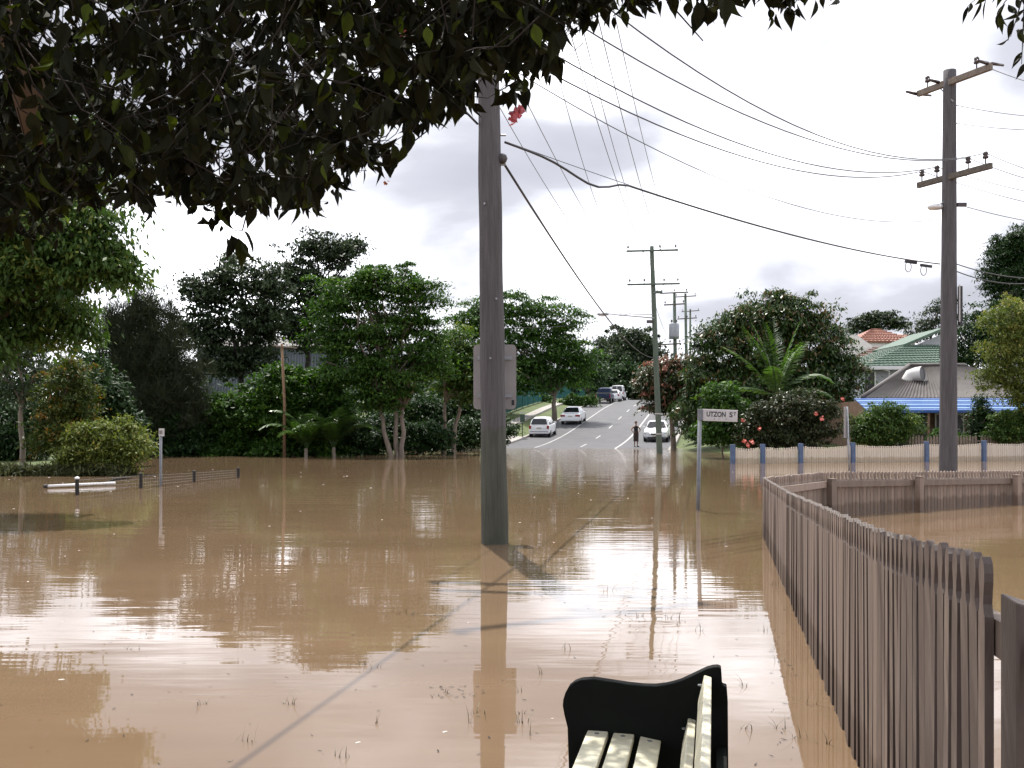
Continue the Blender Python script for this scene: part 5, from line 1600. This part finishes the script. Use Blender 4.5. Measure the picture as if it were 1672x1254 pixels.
for (u, z, a_) in ((.131, .366, 0), (.226, .362, .02), (.322, .350, .16)):
    sl = slat((u, -.024 - Lb / 2, z), (.076, Lb, .028), a_)
    MB().lathe([(.009, 0), (.009, .003), (.004, .004)], None, 8, M=Matrix.Translation((u, -.06, z + .013)) @ Matrix.Rotation(a_, 4, 'Y')).build('bolt', M_steel, sl, local=True)
for (u, z, a_) in ((.461, .395, R(-77)), (.517, .553, R(-77))):
    sl = slat((u, -.024 - Lb / 2, z), (.098, Lb, .028), a_)
    MB().lathe([(.009, 0), (.009, .004)], (u - .016, -.06, z + .02), 8).build('bolt', M_steel, sl, local=True)
MB().box((.575, -.024 - Lb / 2, .30), (.035, Lb - .02, .10)).build('back_rail', M_black, bench, local=True)

# ================================================================== foreground tree over the camera
def leaf_shape(name, m, fold=.18, curl=.3):
    """ovate leaf with drip tip, petiole at origin, hanging along -z, length 1"""
    st_ = [(0, 0), (.06, .05), (.18, .17), (.32, .235), (.46, .24), (.60, .19), (.74, .115), (.86, .05), (.94, .022), (1.0, .0)]
    V_, F_ = [], []
    for i, (t_, w_) in enumerate(st_):
        y = curl * t_ * t_ * .35
        V_ += [(-w_, y - w_ * fold * 2, -t_), (0, y, -t_), (w_, y - w_ * fold * 2, -t_)]
    for i in range(len(st_) - 1):
        a = i * 3
        F_ += [(a, a + 1, a + 4, a + 3), (a + 1, a + 2, a + 5, a + 4)]
    me = bpy.data.meshes.new(name); me.from_pydata(V_, [], F_); me.materials.append(m)
    a_ = me.attributes.new('tint', 'FLOAT', 'POINT')
    a_.data.foreach_set('value', [fold_t] * len(V_))
    return me


edge_x = [-300, 0, 60, 120, 180, 230, 290, 330, 400, 480, 530, 590, 640, 655, 700, 730, 770, 830, 895, 903, 960, 1050, 1110, 1160, 1240, 1320, 1345, 1400, 1480]
edge_y = [470, 455, 440, 420, 385, 405, 360, 428, 415, 385, 365, 335, 320, 255, 240, 215, 195, 195, 165, 90, 85, 85, 30, 60, 30, 55, 10, -20, -120]
def edge(x): return float(np.interp(x, edge_x, edge_y))

leaves = []     # (position, size, yaw, tilt, tint, visible score)
cnt = 0
twigs = MB()
N_cl = 2700


def gap(p):
    """slow 3-D waviness: open pockets in the canopy"""
    return math.sin(p.x * 9.1 + 1.3) + math.sin(p.z * 11.7 + p.x * 4.0) + math.sin(p.y * 5.3 + p.z * 6.1 + 2.0) + .8 * math.sin(p.x * 17.0 - p.z * 13.0)


for i in range(N_cl):
    Dq = random.uniform(2.5, 5.2)
    x = random.uniform(-300, 1420) if i < 1300 else random.uniform(-300, 960)
    ye = edge(x) + random.gauss(-10, 22)
    top = -90 if random.random() < .8 else -420
    u_ = random.random()
    y = ye - 40 - (ye - top) * (u_ ** 1.05)
    if ye - 34 < top: continue
    c = at(x, y, Dq)
    if gap(c) > 1.15 and y > -60: continue
    # a sprig: short drooping twig with leaves hanging from it
    nl = random.randint(6, 11)
    da = random.uniform(0, 2 * math.pi)
    d = Vector((math.cos(da), math.sin(da) * .7, random.uniform(-.75, .05))) * random.uniform(.10, .24)
    a0 = c - d * .6 + Vector((0, 0, .05))
    pts_ = [a0 - d * .5 + Vector((0, 0, .06)), a0, a0 + d * .5 + Vector((0, 0, .01)), a0 + d]
    twigs.tube(pts_, [.0022, .0018, .0014, .0008], 4, caps=False)
    for k_ in range(nl):
        t_ = (k_ + random.random()) / nl
        p = a0 + d * t_ + Vector((random.uniform(-.02, .02), random.uniform(-.02, .02), random.uniform(-.03, .01)))
        ln = random.uniform(.042, .092) * (0.75 if t_ > .8 else 1)
        px_, py_ = CX + p.x / p.y * F, YH - (p.z - CAMZ) / p.y * F
        if py_ + ln / p.y * F * .8 > edge(px_) + 34: continue
        vis = (py_ + ln / p.y * F) - edge(px_) - (p.y - 2.5) * 25
        inframe = -20 < px_ < 1690 and py_ > -40
        leaves.append((p, ln, random.uniform(0, 6.28), random.gauss(.2, .5), random.random(), vis if inframe else -9999))
# shade canopy outside the picture, over and behind the camera
for i in range(5200):
    p = Vector((random.uniform(-3.6, 1.6), random.uniform(.2, 5.0), random.uniform(3.35, 4.6)))
    if YH - (p.z - CAMZ) / p.y * F > -60: continue
    leaves.append((p, random.uniform(.07, .13), random.uniform(0, 6.28), random.gauss(.5, .6), random.random(), -9999))

ftree = thing('overhanging_foreground_tree', 'dark leafy tree overhanging the top left of the view, backlit', 'tree', (-3.3, 1.6, -.5))
order = sorted(range(len(leaves)), key=lambda i: -leaves[i][5])
single = set(order[:298])
LM = []
for k_ in range(5):
    fold_t = .08 + .2 * k_
    LM.append(leaf_shape('leaf', L_fore, .10 + .06 * k_, .15 + .2 * k_))
for i in single:
    p, ln, yaw, tl_, ti, vis = leaves[i]
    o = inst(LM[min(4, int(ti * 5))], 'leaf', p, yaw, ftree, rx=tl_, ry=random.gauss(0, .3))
    o.scale = (ln, ln, ln)
# the rest joined
SV = [np.array([v.co[:] for v in q.vertices]) for q in LM]; sf = [tuple(q.vertices) for q in LM[0].polygons]
AV, AF, AT = [], [], []
o_ = 0
for i in range(len(leaves)):
    if i in single: continue
    p, ln, yaw, tl_, ti, vis = leaves[i]
    M3 = np.array(Euler((tl_, random.gauss(0, .3), yaw)).to_matrix())
    sv = SV[random.randint(0, 4)] * np.array([random.uniform(.75, 1.15), random.uniform(.6, 2.2), 1.0])
    AV.append((sv * ln) @ M3.T + np.array(p)); AF += [tuple(q + o_ for q in f) for f in sf]; o_ += len(sv); AT += [ti] * len(sv)
me = bpy.data.meshes.new('foliage'); me.from_pydata(np.concatenate(AV).tolist(), [], AF)
me.attributes.new('tint', 'FLOAT', 'POINT').data.foreach_set('value', AT)
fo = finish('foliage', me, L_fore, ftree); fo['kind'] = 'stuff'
twigs.build('twigs', M_barkd, ftree)
# trunk and limbs
mb = MB()
mb.tube([(-3.3, 1.6, -.8), (-3.25, 1.7, .8), (-3.1, 2.0, 2.2), (-2.75, 2.4, 3.2)], [.17, .15, .14, .13], 12)
mb.build('trunk', M_bark, ftree, smooth=True)
mb = MB()
for e_ in ((-1.4, 3.2, 3.0), (-.6, 3.4, 3.15), (.1, 3.3, 3.1), (.7, 3.2, 2.95), (-1.9, 4.0, 2.9), (-.9, 4.4, 3.3), (-2.2, 3.0, 2.6)):
    q = limb_pts((-2.75, 2.4, 3.15), e_, 6, .05)
    mb.tube(q, [.05, .04, .03, .022, .016, .01, .005], 7)
    for _ in range(5):
        j = random.randint(2, 5); e2 = q[j] + Vector((random.uniform(-.3, .7), random.uniform(-.3, .5), random.uniform(-.45, .1)))
        mb.tube(limb_pts(q[j], e2, 4, .08), [.010, .008, .006, .004, .002], 5)
mb.build('limb', M_barkd, ftree, smooth=True)
a, c = at(28, 95, 3.0), at(58, 215, 2.95)
MB().tube([a + Vector((-.10, 0, .22)), a, a.lerp(c, .5) + Vector((.012, 0, 0)), c, c + Vector((.0, .02, -.03))], [.05, .052, .050, .036, .012], 10).build('sawn_limb', M_barkt, ftree, smooth=True)
for (x, y) in ((843, 186), (838, 192), (850, 182)):
    bloom(at(x, y, 3.1), .022, M_flower, ftree, 12)
bloom(at(661, 60, 3.0), .016, M_flower, ftree, 6); bloom(at(632, 300, 3.4), .012, mat('orange_bud', (.6, .22, .12), .6), ftree, 6)

# sprig hanging in at the top right corner
sprig = thing('hanging_sprig', 'small sprig of narrow leaves hanging in at the top right corner', 'twig', at(1660, -40, 3.4))
mb = MB()
for (x0, y0, x1, y1) in ((1700, -60, 1580, 10), (1700, -50, 1625, 30), (1690, -40, 1650, 60), (1680, -40, 1668, 105)):
    q = limb_pts(at(x0, y0, 3.4), at(x1, y1, 3.3), 4, .03); mb.tube(q, [.004, .0035, .003, .002, .001], 5)
    for k_ in range(10):
        t_ = .25 + .75 * k_ / 9; p = q[0].lerp(q[-1], t_) + Vector((random.uniform(-.012, .012), 0, random.uniform(-.01, .01)))
        fold_t = random.random()
        o = inst(LM[random.randint(0, 4)], 'leaf', p, random.uniform(0, 6.28), sprig, rx=random.gauss(.3, .4), ry=random.gauss(.3, .3))
        ln = random.uniform(.05, .08); o.scale = (ln * .62, ln * .62, ln)
mb.build('stem', M_barkd, sprig)

# ================================================================== drowned grass and floating litter
mb = MB()
def blade(p, h, az_, lean):
    d = Vector((math.cos(az_), math.sin(az_), 0)); pts = []
    for i in range(5):
        t_ = i / 4
        pts.append(Vector(p) + d * (lean * t_ * t_) * h + Vector((0, 0, h * (t_ - .75 * lean * .5 * t_ * t_))))
    s = Vector((-d.y, d.x, 0)) * .0026
    for i in range(4):
        w0, w1 = (1 - i / 4), (1 - (i + 1) / 4)
        mb.add([pts[i] - s * w0, pts[i] + s * w0, pts[i + 1] + s * w1, pts[i + 1] - s * w1], [(0, 1, 2, 3)])
spots = [(610, 1090), (640, 1000), (720, 995), (730, 1130), (480, 1150), (330, 1150), (870, 1200), (880, 1100), (775, 1180), (770, 1165), (1000, 965), (1040, 1005), (1100, 1010), (1265, 955), (1270, 1080), (1275, 1190), (1310, 1205), (1300, 930), (1265, 1060), (1210, 1120), (620, 1180), (560, 1235), (850, 1180), (860, 1165), (840, 1130), (1140, 1030), (1330, 1150), (700, 1005), (660, 1003), (590, 1085), (1255, 1030), (1350, 1215), (220, 1060), (400, 1210), (930, 1060), (1215, 1190)]
for (x, y) in spots:
    Dq = waterD(y)
    for k_ in range(random.randint(3, 7)):
        p = at(x + random.gauss(0, 9), y + random.gauss(0, 4), Dq); p.z = -.01
        blade(p, random.uniform(.03, .13), random.uniform(0, 6.28), random.uniform(.1, 1.6))
gr = mb.build('drowned_grass', mat('grass_blade', (.05, .06, .02), .6, color2=(.09, .07, .03), scale=3))
gr['kind'] = 'stuff'; gr['label'] = 'drowned grass stems poking through the near water'; gr['category'] = 'grass'
mb = MB()
for i in range(80):
    y = 700 + 60 * (1 / random.uniform(.11, .9)); x = random.uniform(-20, 1260)
    if y > 1240: continue
    Dq = waterD(y); p = at(x, y, Dq); s = random.uniform(.004, .010) * (1 + Dq / 22)
    a_ = random.uniform(0, 3.14)
    mb.lathe([(s, 0), (s * .8, s * .35), (s * .2, s * .5)], None, 6, M=Matrix.Translation((p.x, p.y, -.001)) @ Matrix.Rotation(a_, 4, 'Z') @ Matrix.Diagonal((1.6, .7, .8, 1)))
fl = mb.build('floating_foam', mat('foam', (.55, .52, .47), .5)); fl['kind'] = 'stuff'; fl['label'] = 'pale flecks of foam scattered over the brown water'; fl['category'] = 'foam'
mb = MB()
streaks = [(620, 735, 1000, 1007), (840, 920, 960, 975), (980, 1120, 1005, 1020), (1255, 1300, 900, 1250), (700, 790, 1120, 1140), (150, 420, 1010, 1040)]
for i in range(300):
    if i < 110:
        x, y = random.uniform(0, 1300), random.uniform(860, 1250)
    else:
        q = random.choice(streaks); x, y = random.uniform(q[0], q[1]), random.uniform(q[2], q[3])
    Dq = waterD(y); p = at(x, y, Dq); s = random.uniform(.006, .022); a_ = random.uniform(0, 3.14)
    M_ = Matrix.Translation((p.x, p.y, .002)) @ Matrix.Rotation(a_, 4, 'Z')
    mb.add([M_ @ Vector(q) for q in ((-s, 0, 0), (0, -s * .22, .003), (s, 0, .004), (0, s * .22, .002))], [(0, 1, 2, 3)])
fl = mb.build('floating_litter', M_barkd); fl['kind'] = 'stuff'; fl['label'] = 'dark bits of bark and leaf drifting on the near water'; fl['category'] = 'debris'
